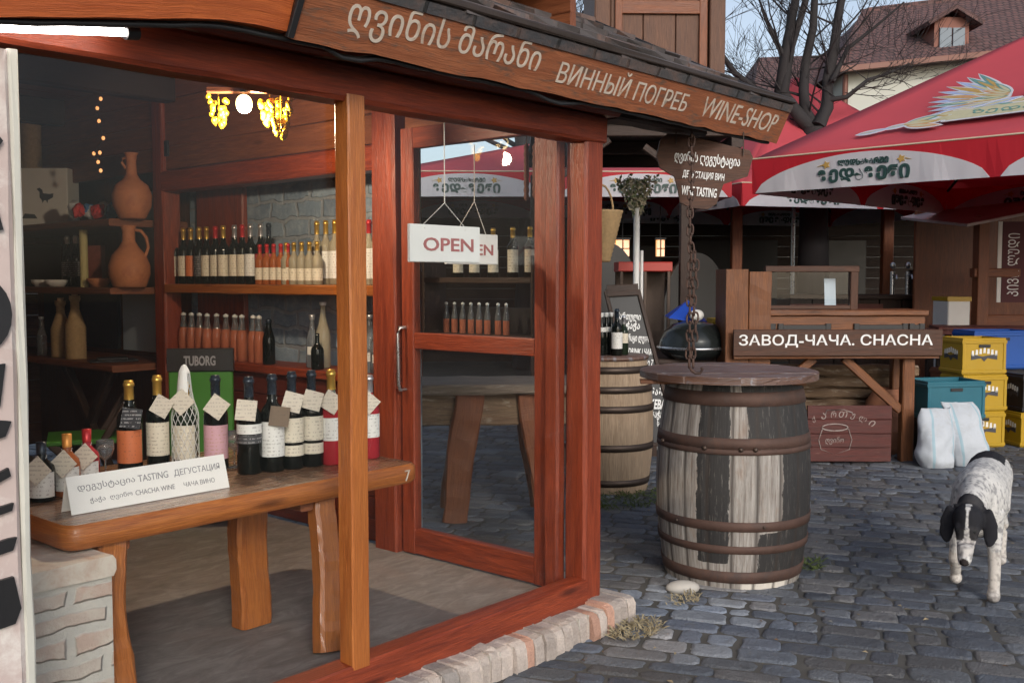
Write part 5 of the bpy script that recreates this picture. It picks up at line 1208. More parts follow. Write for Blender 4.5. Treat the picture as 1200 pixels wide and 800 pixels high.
# ================================================================ umbrellas
def umbrella(loc, rz, size, zb, vh, pk, label, panels, pole=True, words=True, emblem=False):
    o = thing('market_umbrella', label, 'umbrella', loc, rz, 'red and white market umbrellas'); s = size / 2; zt_ = zb + vh
    # canopy: four sagging faces
    b = MB(); n_ = 14; b.smooth = True
    for q in range(4):
        b.M = T(rz=q * math.pi / 2)
        g_ = []
        for i in range(n_ + 1):
            t = i / n_; hw = s * (1 - t) + .04 * t; row = []
            for k in range(n_ + 1):
                u = k / n_ * 2 - 1; sag = -.06 * (1 - u * u) * math.sin(math.pi * t) * size / 4 + .012 * noise.noise(Vector((u * 2.2 + q * 5, t * 5, size))) * math.sin(math.pi * min(1, t * 1.05)) * (1 - u ** 4) + .007 * math.sin(u * 17 + 2 * q) * (1 - t) * (1 - u ** 4)
                row.append(b.pt((u * hw, -hw, zt_ + (pk) * t + sag)))
            g_.append(row)
        for i in range(n_):
            for k in range(n_): b.face((g_[i][k], g_[i][k + 1], g_[i + 1][k + 1], g_[i + 1][k]))
    cpy = b.build('canopy', MAT['red_cloth_top'], o); md = cpy.modifiers.new('thickness', 'SOLIDIFY'); md.thickness = .006
    b = MB()
    for q in range(4): b.M = T(rz=q * math.pi / 2); b.beam((-s, -s - .002, zt_ + .004), (s, -s - .002, zt_ + .004), .016, .014, (0, 0, 1), .004)
    b.build('seam', MAT['cream_trim'], o)
    vm = MB(); wm = MB(); vm.smooth = wm.smooth = False
    for q in range(4):
        Mq = T(rz=q * math.pi / 2) @ T((0, -s, zb)) @ UPR; vm.M = Mq; wm.M = Mq
        m_ = 60; 
        def wav(x): return .008 * math.sin(x * 9 + q) + .004 * math.sin(x * 23)
        rings = []
        for k in range(m_ + 1):
            x = -s + size * k / m_; w_ = wav(x); rings.append([(x, 0, w_ - .003), (x, vh, -.003), (x, vh, .003), (x, 0, w_ + .003)])
        vm.loft(rings, smooth=False)
        pw = size / panels
        for p in range(panels):
            x0 = -s + pw * p; rings = []; kk = 34; 
            for k in range(kk + 1):
                u = k / kk; x = x0 + pw * (.02 + .96 * u); hh = vh * .93 * math.sin(math.pi * u) ** .55 if 0 < u < 1 else .004; w_ = wav(x)
                rings.append([(x, .0, w_ - .0065), (x, max(hh, .004), w_ * (1 - hh / vh) - .0065), (x, max(hh, .004), w_ * (1 - hh / vh) + .0065), (x, .0, w_ + .0065)])
            wm.loft(rings, smooth=False)
            if words and not (words == 'some' and q in (1,)):
                text('lettering', 'ᲖᲔᲓᲐᲖᲔᲜᲘ', MAT['ink_green'], o, Mq @ T((x0 + pw / 2, vh * .14, -.016)), width=pw * .38, height=vh * .38, ext=.032, bold=.045)
                text('lettering', 'ᲚᲣᲓᲡᲐᲮᲐᲠᲨᲘ', MAT['ink_green'], o, Mq @ T((x0 + pw / 2, vh * .58, -.016)), width=pw * .21, height=vh * .17, ext=.032, bold=.03)
                e = MB(); e.M = Mq
                for sx in (-1, 1):
                    cx_ = x0 + pw / 2 + sx * pw * .155
                    e.prism([(cx_ + .03 * math.cos(a) * (1.25 if k % 2 else .7), vh * .65 + .03 * math.sin(a) * (1.2 if k % 2 else .7)) for k, a in enumerate([j * math.pi / 5 for j in range(10)])], -.012, .012); e.prism([(cx_ + sx * .035, vh * .64), (cx_ + sx * .09, vh * .62), (cx_ + sx * .035, vh * .67)], -.012, .012)
                e.build('ornament', MAT['ink_gold'], o)
    vm.build('valance', MAT['red_cloth'], o); wm.build('valance_panel', MAT['white_cloth'], o)
    b = MB(); b.tube([(0, 0, 0), (0, 0, zt_ + pk - .02)], .03, 12); b.box((-.3, -.3, 0), (.3, .3, .06), .01); b.build('pole', MAT['steel'], o)
    b = MB()
    for q in range(4):
        b.M = T(rz=q * math.pi / 2); b.beam((-s + .02, -s + .02, zt_ - .03), (0, 0, zt_ + pk - .05), .03, .03); b.beam((0, 0, zt_ + .1), (-s * .5, -s * .5, zt_ + pk * .48), .025, .025); b.beam((0, -s + .03, zt_ - .03), (0, 0, zt_ + pk - .08), .025, .025)
    b.build('ribs', MAT['black_iron'], o)
    if emblem:
        # creature with spread wings over a ribbon, on the face toward the street
        sl = math.atan2(pk, s - .04); L_ = math.hypot(pk, s - .04)
        F0 = T((emblem[0], -s, zt_ + .012)) @ T(rx=sl) @ Matrix.Diagonal((.86, .86, 1, 1))
        def lay(pts, mat, z, nm):
            e = MB(); e.M = F0 @ T((0, emblem[1], -.005)); e.smooth = False
            e.prism(pts, z, z + .006); e.build(nm, mat, o)
        def leaf(c, a, L_, w_, n_=7):
            ca, sa = math.cos(a), math.sin(a); o_ = []
            for i in range(n_ + 1): t = i / n_; o_.append((t * L_, w_ * math.sin(math.pi * t ** .8) ** .8 if 0 < t < 1 else 0))
            for i in range(n_ - 1, 0, -1): t = i / n_; o_.append((t * L_, -w_ * math.sin(math.pi * t ** .8) ** .8))
            return [(c[0] + x * ca - y * sa, c[1] + x * sa + y * ca) for x, y in o_]
        W_ = MB(); W_.M = F0 @ T((0, emblem[1], -.003)); W_.smooth = False; C_ = MB(); C_.M = W_.M; C_.smooth = False
        lv = [0]
        def put(c, a, L_, w_, m_, inner=None):
            k = lv[0]; lv[0] += 1; z = .0004 * k
            W_.prism(leaf((c[0] - .03 * math.cos(a), c[1] - .03 * math.sin(a)), a, L_ + .06, w_ + .024), z, z + .004)
            C_.m = m_; C_.prism(leaf(c, a, L_, w_), z + .004, z + .0055)
            if inner is not None: C_.m = inner; C_.prism(leaf((c[0] + .02 * math.cos(a), c[1] + .02 * math.sin(a)), a, L_ * .74, w_ * .55), z + .0056, z + .0066)
        # inks: 0 ochre, 1 teal, 2 lilac, 3 pale, 4 orange
        for side, sx in ((-.02, 1), (.62, -1)):
            A_ = lambda d: R_(d) if sx > 0 else R_(180 - d)
            for k in range(10):
                d = 196 - 7.5 * k; put((side - sx * .05, .17 + .016 * k), A_(d), .62 + .16 * math.sin(k / 9 * math.pi * .8), .036, (2, 2, 1, 2, 0, 2, 0, 2, 1, 1)[k], (3, 0, 3, 0, 4, 3, 0, 3, 0, 0)[k])
            for k in range(6): put((side, .2 + .02 * k), A_(186 - 11 * k), .36, .03, (0, 1, 0, 4, 0, 1)[k], 3)
        for k, (x, y, a, L_, w_, m_) in enumerate(((.3, .12, 95, .36, .12, 0), (.3, .4, 80, .22, .08, 4), (.36, .55, 30, .14, .05, 0), (.28, .52, 120, .12, .03, 1), (.2, .1, 215, .3, .05, 0), (.45, .1, -35, .3, .05, 0))): put((x, y), R_(a), L_, w_, m_, 3)
        for k, (x, y, a, L_, w_, m_) in enumerate(((-1.32, -.34, 14, .3, .024, 2), (-1.05, -.27, 16, .26, .024, 2), (-.86, -.2, 22, .36, .05, 1), (-.9, -.22, 2, .4, .045, 0), (-.84, -.26, -8, .36, .04, 4), (-.6, -.1, 12, .4, .06, 0), (-.58, -.17, 0, .42, .055, 3), (-.3, -.06, 10, .4, .05, 1), (-.2, .0, 22, .34, .04, 2))): put((x, y), R_(a), L_, w_, m_, 3)
        k = lv[0]; W_.prism([(-.5, -.26), (.3, -.22), (1.1, -.26), (1.14, -.02), (.3, .03), (-.46, -.02)], .0004 * k, .0004 * k + .004); C_.m = 3; C_.prism([(-.46, -.235), (.3, -.195), (1.06, -.235), (1.1, -.045), (.3, .005), (-.43, -.045)], .0004 * k + .0042, .0004 * k + .0056)
        W_.build('emblem_outline', MAT['white_cloth'], o)
        C_.build('emblem', [MAT['ink_gold'], MAT['ink_teal'], MAT['ink_blue'], M_('ink_pale', plain, (.45, .42, .27), .5, 0, .2, 25, 0), M_('ink_orange', plain, (.5, .25, .12), .5, 0, .2, 25, 0)], o)
        text('emblem_lettering', 'ზედაზენი', MAT['ink_teal'], o, F0 @ T((.3, emblem[1] - .18, .0004 * k + .0035)), width=1.1, height=.12, ext=.002)
    return o
SZ = 4.4
dA = -45.5
dvec = RT * math.cos(R_(dA)) + FW * math.sin(R_(dA)); ivec = Vector((-dvec.y, dvec.x, 0))
cornerA = P(2.25, 9.62); cA = cornerA + dvec * SZ / 2 + ivec * SZ / 2
rzA = math.atan2(dvec.y, dvec.x)
umbrella(cA, rzA, SZ, 2.3, .315, 1.38, 'big red market umbrella with a winged emblem at the right', 2, emblem=(-.12, .62))
umbrella(P(.45, 13.6), VIEWROT + .02, 4.0, 2.43, .28, .6, 'red umbrella with white valance farther back behind the shop door', 2)
umbrella(P(4.15, 15.1), VIEWROT + .3, 4.0, 2.4, .28, 1.75, 'pink topped umbrella peeking out between the shop roof and the big umbrella', 2, words='some')

# ================================================================ tower-like wooden shaft above a canopy
cn = thing('timber_canopy', 'dark open timber canopy behind the shop corner', 'canopy', P(1.15, 8.4, 0), VIEWROT)
b = MB()
for k in range(8): b.box((-1.0, -1.1 + .28 * k, 2.62), (.56, -.83 + .28 * k, 2.66), .004, 3, .002)
b.build('roof_boards', MAT['dark_wood'], cn)
b = MB()
for y in (-1.0, 0, 1.0): b.beam((-1.0, y, 2.57), (.52, y, 2.57), .08, .1)
for x in (-.9, .45): b.beam((x, -1.1, 2.48), (x, 1.1, 2.48), .08, .09)
b.beam((-.85, -1.0, 2.2), (-.45, -1.0, 2.5), .05, .05); b.beam((-.2, -1, 2.45), (.15, -1, 2.2), .05, .05); b.build('rafters', MAT['dark_wood'], cn)
for x in (-.93, .45):
    for y in (1.05,): b = MB(); b.beam((x, y, 0), (x, y, 2.45), .1, .1); b.build('post', MAT['dark_wood'], cn)
tw = thing('wooden_shaft', 'square boarded wooden shaft rising above the shop roof', 'tower', P(1.115, 8.3, 2.662), VIEWROT + .03)
b = MB()
for s_ in (-1, 1):
    b.box((s_ * .44 - .06, -.43, 0), (s_ * .44 + .06, .43, 2.4), .008, 6, .002)
for k in range(3): b.box((-.375 + .25 * k, -.4, 0), (-.13 + .25 * k, -.37, 2.4), .005, 5, .001)
b.box((-.375, .37, 0), (.375, .4, 2.4), .004); b.build('boards', MAT['tower_wood'], tw)
b = MB(); b.box((-.34, -.425, .85), (.34, -.401, .95), .004, 4); b.box((-.345, -.43, .2), (-.29, -.401, 1.4), .004, 4); b.box((.3, -.43, .2), (.36, -.401, 2.2), .004, 4); b.build('battens', MAT['brown_wood'], tw)
b = MB(); b.box((-.55, -.5, 2.4), (.55, .5, 2.46), .008); b.build('cap', MAT['dark_wood'], tw)

# ================================================================ pavilion in the shade
pv = thing('terrace_pavilion', 'dark terrace pavilion behind the umbrellas with a roof added for shade', 'pavilion', P(3.2, 15.5, 0), VIEWROT)
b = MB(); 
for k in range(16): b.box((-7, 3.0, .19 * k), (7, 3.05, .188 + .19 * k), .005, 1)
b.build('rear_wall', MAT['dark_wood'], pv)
b = MB(); b.box((-7, -1.9, 2.75), (7, 3.1, 2.86), .01); b.build('roof', MAT['dark_wood'], pv)  # roof added over the terrace to keep it dark
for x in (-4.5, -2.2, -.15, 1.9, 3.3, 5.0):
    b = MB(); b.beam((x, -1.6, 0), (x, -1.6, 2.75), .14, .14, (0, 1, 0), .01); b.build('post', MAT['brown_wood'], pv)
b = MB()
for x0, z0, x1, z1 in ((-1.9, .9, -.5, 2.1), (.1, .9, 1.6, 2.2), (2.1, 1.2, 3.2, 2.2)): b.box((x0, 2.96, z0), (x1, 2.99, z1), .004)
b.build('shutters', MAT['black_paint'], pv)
br = thing('terrace_bar', 'low dark bar with beer taps under the added terrace roof', 'bar', P(4.9, 13.2, 0), VIEWROT)
b = MB()
for k in range(9): b.box((-1.3 + .29 * k, -.02, 0), (-1.02 + .29 * k, .02, 1.24), .005, 2)
b.box((-1.32, -.1, 1.24), (1.35, .5, 1.3), .008); b.build('counter', MAT['dark_wood'], br)
b = MB(); b.box((-1.3, -.035, .78), (1.3, -.022, .84), .003); b.box((-1.3, -.03, 1.02), (-.1, -.022, 1.18), .002); b.build('trim', MAT['red_plank'], br)
for x in (.06, .26):
    b = MB(); b.tube([(x, .1, 1.3), (x, .1, 1.6)], .03, 10); b.tube([(x, .08, 1.55), (x, -.03, 1.55), (x, -.05, 1.5)], .013, 8); b.ell((x, .1, 1.68), .035, .03, .045, 12, 8); b.build('beer_tap', MAT['steel'], br)
b = MB(); b.box((.36, .05, 1.3), (.72, .35, 1.62), .01); b.build('drip_machine', MAT['black_iron'], br)
# red topped cabinet, standing pole with flowers, glow blocks added for orange reflections, basket
rc = thing('food_cabinet', 'glazed food cabinet with a red top behind the plain barrel', 'cabinet', P(1.24, 9.7, 0), VIEWROT)
b = MB(); b.box((-.25, -.22, 1.57), (.25, .22, 1.66), .008); b.build('red_top', M_('cabinet_red', plain, (.4, .03, .02), .4, 0, .1, 8, .03), rc)
b = MB()
for x in (-.22, .0, .22): b.box((x - .015, -.21, .8), (x + .015, -.18, 1.57), .003)
b.box((-.24, .18, .8), (.24, .21, 1.57), .004); b.build('frame', MAT['iron'], rc)
b = MB(); b.box((-.25, -.22, 0), (.25, .22, .8), .008); b.build('base', MAT['dark_wood'], rc)
fp = thing('flower_pole', 'pale standing pole topped with a bunch of dried flowers', 'pole', P(1.09, 8.95, 0), VIEWROT)
b = MB(); b.tube([(0, 0, 0), (0, 0, 2.12)], .028, 12); b.tube([(.05, .02, 0), (.05, .02, 1.75)], .014, 8); b.lathe([(.001, 0), (.2, 0), (.2, .03), (.001, .035)], 20); b.build('pole', MAT['white_paint'], fp)
b = MB(); rnd = random.Random(41); b.smooth = False
for k in range(520):
    t = rnd.random(); a = rnd.random() * 6.28; rr_ = (.04 + .16 * t) * math.sqrt(rnd.random()); c = Vector((rr_ * math.cos(a), rr_ * math.sin(a) * .7, 2.08 + .3 * t + rnd.uniform(-.03, .03))); d = Vector((rnd.uniform(-1, 1), rnd.uniform(-1, 1), rnd.uniform(-1, 1))).normalized() * .026; e = d.cross(Vector((rnd.random(), rnd.random(), rnd.random()))).normalized() * .014
    b.m = 0 if rnd.random() < .68 else 1; b.face([b.pt(c - d), b.pt(c + e), b.pt(c + d), b.pt(c - e)])
b.build('dried_flowers', [MAT['flower_dry'], MAT['flower_green']], fp)
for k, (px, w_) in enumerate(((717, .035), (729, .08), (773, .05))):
    ln = thing('glint', ('smallest glowing block added for a reflection beside the basket', 'brightest glowing block added for a reflection left of the flower pole', 'glowing block added for a reflection right of the flower pole')[k], 'glint', P((px - 600) / FPX * 12.6, 12.6, 1.78), VIEWROT, 'added glow blocks on the terrace')
    b = MB(); b.box((-w_, -.04, 0), (w_, .04, .2), .01); b.build('glass', MAT['glint_glow'], ln)  # glowing block added where orange reflections show, not a real lamp
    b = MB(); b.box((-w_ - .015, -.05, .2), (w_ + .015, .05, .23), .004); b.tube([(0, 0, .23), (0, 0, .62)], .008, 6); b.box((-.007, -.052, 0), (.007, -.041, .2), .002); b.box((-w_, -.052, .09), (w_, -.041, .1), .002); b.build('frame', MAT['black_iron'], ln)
bs = thing('hanging_basket', 'wicker basket hanging behind the corner post', 'basket', P(.63, 7.2, 1.62))
b = MB(); b.lathe([(.001, 0)] + [(.06 + .09 * t + .004 * (k % 2), .36 * t) for k, t in enumerate([j / 24 for j in range(25)])] + [(.13, .34), (.05, .02)], 24); b.build('weave', MAT['wicker'], bs)
b = MB(); b.tube([(.14 * math.cos(a), 0, .34 + .2 * math.sin(a)) for a in [k * .3142 for k in range(11)]], .008, 6); b.tube([(0, 0, .54), (0, 0, 1.1)], .004, 5); b.build('handle', MAT['wicker'], bs)
# dark benches, round chairs
for k, (r, f, s_) in enumerate(((2.1, 11.6, 1.0), (1.1, 11.9, 1.1))):
    o = thing('wicker_chair', ('dark high backed round chair under the sign', 'dark high backed chair behind the red topped cabinet')[k], 'chair', P(r, f, 0), VIEWROT + .2, 'dark terrace chairs')
    b = MB(); b.M = UPR.copy(); b.prism([(.42 * s_ * math.cos(a) , .5 + .0 + 1.3 * s_ * (math.sin(a) ** .6 if math.sin(a) > 0 else 0)) for a in [math.pi * j / 20 for j in range(21)]], -.06, 0); b.build('backrest', MAT['black_paint'], o)
    b = MB(); b.box((-.42, -.5, .38), (.42, 0, .5), .02); b.build('seat', MAT['dark_wood'], o)
    for x in (-.36, .36):
        for y in (-.44, -.04): b = MB(); b.beam((x, y, 0), (x, y, .38), .05, .05); b.build('leg', MAT['dark_wood'], o)
# stacked red planks / tables on the right
for k, (r, f, z, L, lab) in enumerate(((4.72, 10.3, .95, 1.1, 'reddish bench top on the left behind the crates'), (5.2, 10.6, .97, 1.5, 'wide reddish table top behind the blue crate at the right edge'))):
    o = thing('plank_table', lab, 'table', P(r, f, 0), VIEWROT - .35 + .1 * k, 'reddish plank tables'); b = MB()
    for j in range(5): b.box((-L / 2, -.35 + .14 * j, z), (L / 2, -.215 + .14 * j, z + .035), .004, 4, .001)
    b.build('top', MAT['red_plank'], o)
    for x in (-L / 2 + .1, L / 2 - .1):
        for y in (-.28, .28): b = MB(); b.beam((x, y, 0), (x, y, z), .06, .06); b.build('leg', MAT['dark_wood'], o)
fr = thing('white_fridge', 'small white cabinet with a yellow top beyond the crates', 'fridge', P(4.83, 11.2, 0), VIEWROT)
b = MB(); b.box((-.12, -.2, 0), (.12, .2, 1.26), .01); b.build('body', MAT['white_paint'], fr); b = MB(); b.box((-.13, -.21, 1.26), (.13, .21, 1.31), .006); b.build('top', MAT['crate_yellow'], fr)
# kiosk with its own little roof on the right
ks = thing('wooden_kiosk', 'dark wooden kiosk with a pale sloping sheet roof at the right edge', 'kiosk', P(6.0, 12.4, 0), VIEWROT + .1)
b = MB(); b.loft([[(-1.25, -1.3, 2.06), (-1.25, -1.3, 2.09), (1.4, -1.3, 2.6), (1.4, -1.3, 2.57)], [(-1.05, .6, 2.25), (-1.05, .6, 2.28), (1.4, .6, 2.79), (1.4, .6, 2.76)]], smooth=False); b.build('roof', M_('sheet_roof', plain, (.34, .3, .3), .5, .2, .4, 3, .2, dirt=(.2, .12, .1)), ks)
for x in (-.85, .9):
    b = MB(); b.beam((x, -.9, 0), (x, -.9, 2.2), .13, .13); b.build('post', MAT['brown_wood'], ks)
b = MB(); b.box((-.95, -.95, 1.52), (1.2, -.85, 1.62), .008); b.box((-.9, .5, 0), (1.3, .55, 2.4), .01); b.box((-.85, -.9, 0), (1.2, -.86, 1.1), .01); b.build('boards', MAT['brown_wood'], ks)
bn = thing('banner', 'narrow dark banner with vertical white lettering hung at the kiosk', 'banner', P(5.62, 11.42, 1.24), VIEWROT)
b = MB(); b.box((-.14, -.006, 0), (.14, .006, .9), .002); b.build('cloth', M_('banner_dark', plain, (.08, .015, .02), .7, 0, .15, 8, .1), bn)
b = MB(); b.box((-.19, .0, 0), (-.142, .01, .9), .002); b.box((.142, .0, 0), (.3, .01, .9), .002); b.build('border', MAT['white_paint'], bn)
text('lettering', 'ᲞᲘᲕᲝ ᲚᲣᲓᲘ', MAT['letter_clean'], bn, T((.05, -.0065, .42)) @ UPR @ T(rz=R_(90)), width=.7, height=.13, ext=.002)

# ================================================================ tiled house beyond
def slope(b, pts, e1, e2):
    e1 = Vector(e1).normalized(); e2 = Vector(e2); e2 = (e2 - e1 * e1.dot(e2)).normalized(); c = [Vector(q) for q in pts]
    b.face([b.pt(q) for q in c], [(q.dot(e2), q.dot(e1)) for q in c], False)
hs_ = thing('tiled_house', 'large cream house with a red tiled roof and a dormer', 'house', P(12, 25, 0), VIEWROT)
def hl(r, f, z): return (r - 12, f - 25, z)
b = MB(); b.smooth = False
b.loft([[hl(7.3, 22.4, 0), hl(7.3, 29, 0), hl(7.3, 29, 6.0), hl(7.3, 22.4, 6.0)], [hl(20, 22.4, 0), hl(20, 29, 0), hl(20, 29, 7.3), hl(20, 22.4, 7.3)]], smooth=False); b.build('wall', MAT['house_wall'], hs_)
b = MB(); b.smooth = False
e0, e1 = hl(6.95, 22.0, 5.95), hl(20.5, 22.0, 6.95); r0, r1 = hl(8.75, 25.6, 8.1), hl(20.5, 25.6, 9.3)
e1 = (e1[0], e1[1], 7.35); r1 = (r1[0], r1[1], 9.55)
bk0, bk1 = hl(6.95, 29.4, 5.95), hl(20.5, 29.4, 7.3)
slope(b, (e0, e1, r1, r0), Vector(e1) - Vector(e0), Vector(r0) - Vector(e0)); slope(b, (bk0, e0, r0), Vector(e0) - Vector(bk0), Vector(r0) - Vector(e0)); slope(b, (bk1, bk0, r0, r1), Vector(bk0) - Vector(bk1), Vector(r0) - Vector(bk0)); slope(b, (e1, bk1, r1), Vector(bk1) - Vector(e1), Vector(r1) - Vector(e1)); slope(b, (e0, bk0, bk1, e1), Vector(e1) - Vector(e0), (0, 1, 0))
b.build('roof', MAT['roof_tile'], hs_)
b = MB(); b.beam(hl(6.9, 21.93, 5.93), hl(20.5, 21.93, 7.33), .12, .12); b.tube([hl(7.2, 22.3, 5.9), hl(7.2, 22.3, 0)], .06, 8); b.build('gutter', MAT['gutter'], hs_)
b = MB(); b.beam(r0, (r1[0], r1[1], r1[2]), .2, .12); b.beam(e0, r0, .18, .12); b.build('ridge_tiles', MAT['roof_tile'], hs_)
dm = MB(); dx = 9.6; DZ = -.22; dm.box(hl(dx - .38, 22.6, 6.3), hl(dx + .38, 24.6, 7.2), .02, axis=1); dorm = dm.build('dormer', M_('dormer_wall', plain, (.23, .1, .075), .8, 0, .2, 3, .1), hs_)
b = MB(); b.smooth = False
b.loft([[hl(dx - .62, 22.35, 7.06), hl(dx, 22.35, 7.42), hl(dx + .62, 22.35, 7.06), hl(dx + .57, 22.35, 6.98), hl(dx, 22.35, 7.32), hl(dx - .57, 22.35, 6.98)], [hl(dx - .62, 25.0, 7.06), hl(dx, 25.0, 7.42), hl(dx + .62, 25.0, 7.06), hl(dx + .57, 25, 6.98), hl(dx, 25, 7.32), hl(dx - .57, 25, 6.98)]], smooth=False); b.build('dormer_roof', MAT['roof_tile'], dorm)
b = MB()
for x in (-.17, .17): b.box(hl(dx + x * .85 - .13, 22.55, 6.42), hl(dx + x * .85 + .13, 22.595, 6.96), .005)
wn = b.build('window', MAT['window_glass'], dorm)
# lower wing
b = MB(); b.box(hl(5.9, 23.8, 0), hl(7.29, 29, 5.75), .02); b.build('wing_wall', MAT['house_wall'], hs_)
b = MB(); b.smooth = False
w0, w1, w2, w3 = hl(5.5, 23.5, 5.7), hl(9, 23.5, 5.75), hl(9, 26.2, 7.2), hl(6.25, 26.2, 7.1)
slope(b, (w0, w1, w2, w3), Vector(w1) - Vector(w0), Vector(w3) - Vector(w0)); wb0 = hl(5.5, 29, 5.7); slope(b, (wb0, w0, w3), Vector(w0) - Vector(wb0), Vector(w3) - Vector(w0)); slope(b, (hl(9, 29, 5.7), wb0, w3, w2), (1, 0, 0), Vector(w3) - Vector(wb0))
b.build('wing_roof', MAT['roof_tile'], hs_)
b = MB(); b.beam(hl(5.45, 23.44, 5.66), hl(7.2, 23.44, 5.68), .1, .1); b.build('wing_gutter', MAT['gutter'], hs_)

# ================================================================ bare trees
def branch(b, p, d, L, r, depth, rnd, spread=.55, up_=.18, minr=.004):
    pts = [p]; rad = [r]; n_ = 5; q = p.copy(); dd = d.copy()
    for k in range(n_):
        dd = (dd + Vector((rnd.uniform(-1, 1), rnd.uniform(-1, 1), rnd.uniform(-.6, 1))) * .16 + Vector((0, 0, up_ * .12))).normalized(); q = q + dd * L / n_; pts.append(q.copy()); rad.append(r * (1 - .45 * (k + 1) / n_))
    b.tube(pts, rad, 8 if r > .04 else (5 if r > .012 else 3), (False, depth == 0))
    if depth <= 0: return
    for k in range(rnd.choice((2, 3, 3))):
        i = rnd.randint(2, n_); nd = (dd + Vector((rnd.uniform(-1, 1), rnd.uniform(-1, 1), rnd.uniform(-.5, .9))) * spread * 1.5).normalized()
        branch(b, pts[i], nd, L * rnd.uniform(.55, .85), max(rad[i] * rnd.uniform(.45, .7), minr), depth - 1, rnd, spread, up_, minr)
def tp(px, py, d=14): return P((px - 600) / FPX * d, d, 1.5 - (py - 327) * d / FPX)
tr = thing('bare_tree', 'leafless dark tree with several trunks in front of the tiled house', 'tree', Vector((tp(952, 160).x, tp(952, 160).y, 0)))
def tl_pts(l, rel=True): return [tp(x, y) - tr.location for x, y in l]
b = MB(); rnd = random.Random(77)
b.tube([Vector((0, 0, -.1)), Vector((0, 0, 2.0)), tp(950, 152) - tr.location], [.26, .2, .16], 12)
b.build('trunk', MAT['bark'], tr)
b = MB()
limbs = [([(952, 150), (938, 133), (936, 110), (940, 80), (945, 40), (948, 5), (952, -60)], .105, .05), ([(952, 152), (966, 128), (968, 95), (970, 60), (976, 20), (990, -60)], .13, .055), ([(950, 156), (932, 140), (912, 108), (914, 70), (924, 20), (938, -50)], .13, .06), ([(922, 125), (880, 105), (858, 90), (842, 68), (828, 30), (800, 0)], .075, .02), ([(967, 120), (985, 118), (1010, 98), (1035, 90), (1060, 78)], .05, .012), ([(968, 100), (990, 60), (1015, 40), (1050, 10)], .05, .015), ([(914, 75), (895, 40), (880, 0)], .04, .015), ([(915, 112), (922, 60), (938, 10), (945, -30)], .085, .035)]
for l, ra, rb__ in limbs:
    pts = tl_pts(l); n_ = len(pts); pts = [p + Vector((rnd.uniform(-.06, .06),) * 2 + (0,)) for p in pts]
    ra, rb__ = ra * .8, rb__ * .8; rad = [ra + (rb__ - ra) * i / (n_ - 1) for i in range(n_)]; b.tube(pts, rad, 9)
    for i in range(1, n_):
        for q in range(2):
            d = (pts[i] - pts[i - 1]).normalized(); sd = (RT * rnd.uniform(-1, 1) + FW * rnd.uniform(-.7, .7) + Vector((0, 0, rnd.uniform(-.3, .7)))).normalized()
            branch(b, pts[i].lerp(pts[i - 1], rnd.random() * .8), (d * .35 + sd).normalized(), rnd.uniform(.45, 1.0), min(rad[i] * .3, .016), 3, rnd, .6, .1, .0035)
for k in range(8):   # drooping fine twigs before the cream wall
    branch(b, tl_pts([(985 + k * 8, 112 - k * 4)])[0], (RT * rnd.uniform(.3, 1) + Vector((0, 0, rnd.uniform(-.5, .2)))).normalized(), rnd.uniform(.4, .8), .009, 2, rnd, .6, -.1, .0035)
b.build('crown', MAT['bark'], tr)
t2 = thing('bare_tree', 'fine leafless treetop seen above the shop roof at upper centre', 'tree', P(.2, 17.0, 0))
b = MB(); rnd = random.Random(5); b.tube([Vector((0, 0, 0)), Vector((.1, 0, 2.5)), Vector((0, .1, 4.6))], [.2, .16, .12], 10); b.build('trunk', MAT['bark'], t2)
b = MB()
for k in range(15): branch(b, Vector((0, .1, 3.4 + .09 * k)), (RT * rnd.uniform(-1, 1.3) + FW * rnd.uniform(-.8, .8) + Vector((0, 0, rnd.uniform(.2, 1)))).normalized(), rnd.uniform(.9, 1.6), .045, 4, rnd, .6, .1, .005)
b.build('crown', MAT['bark'], t2)

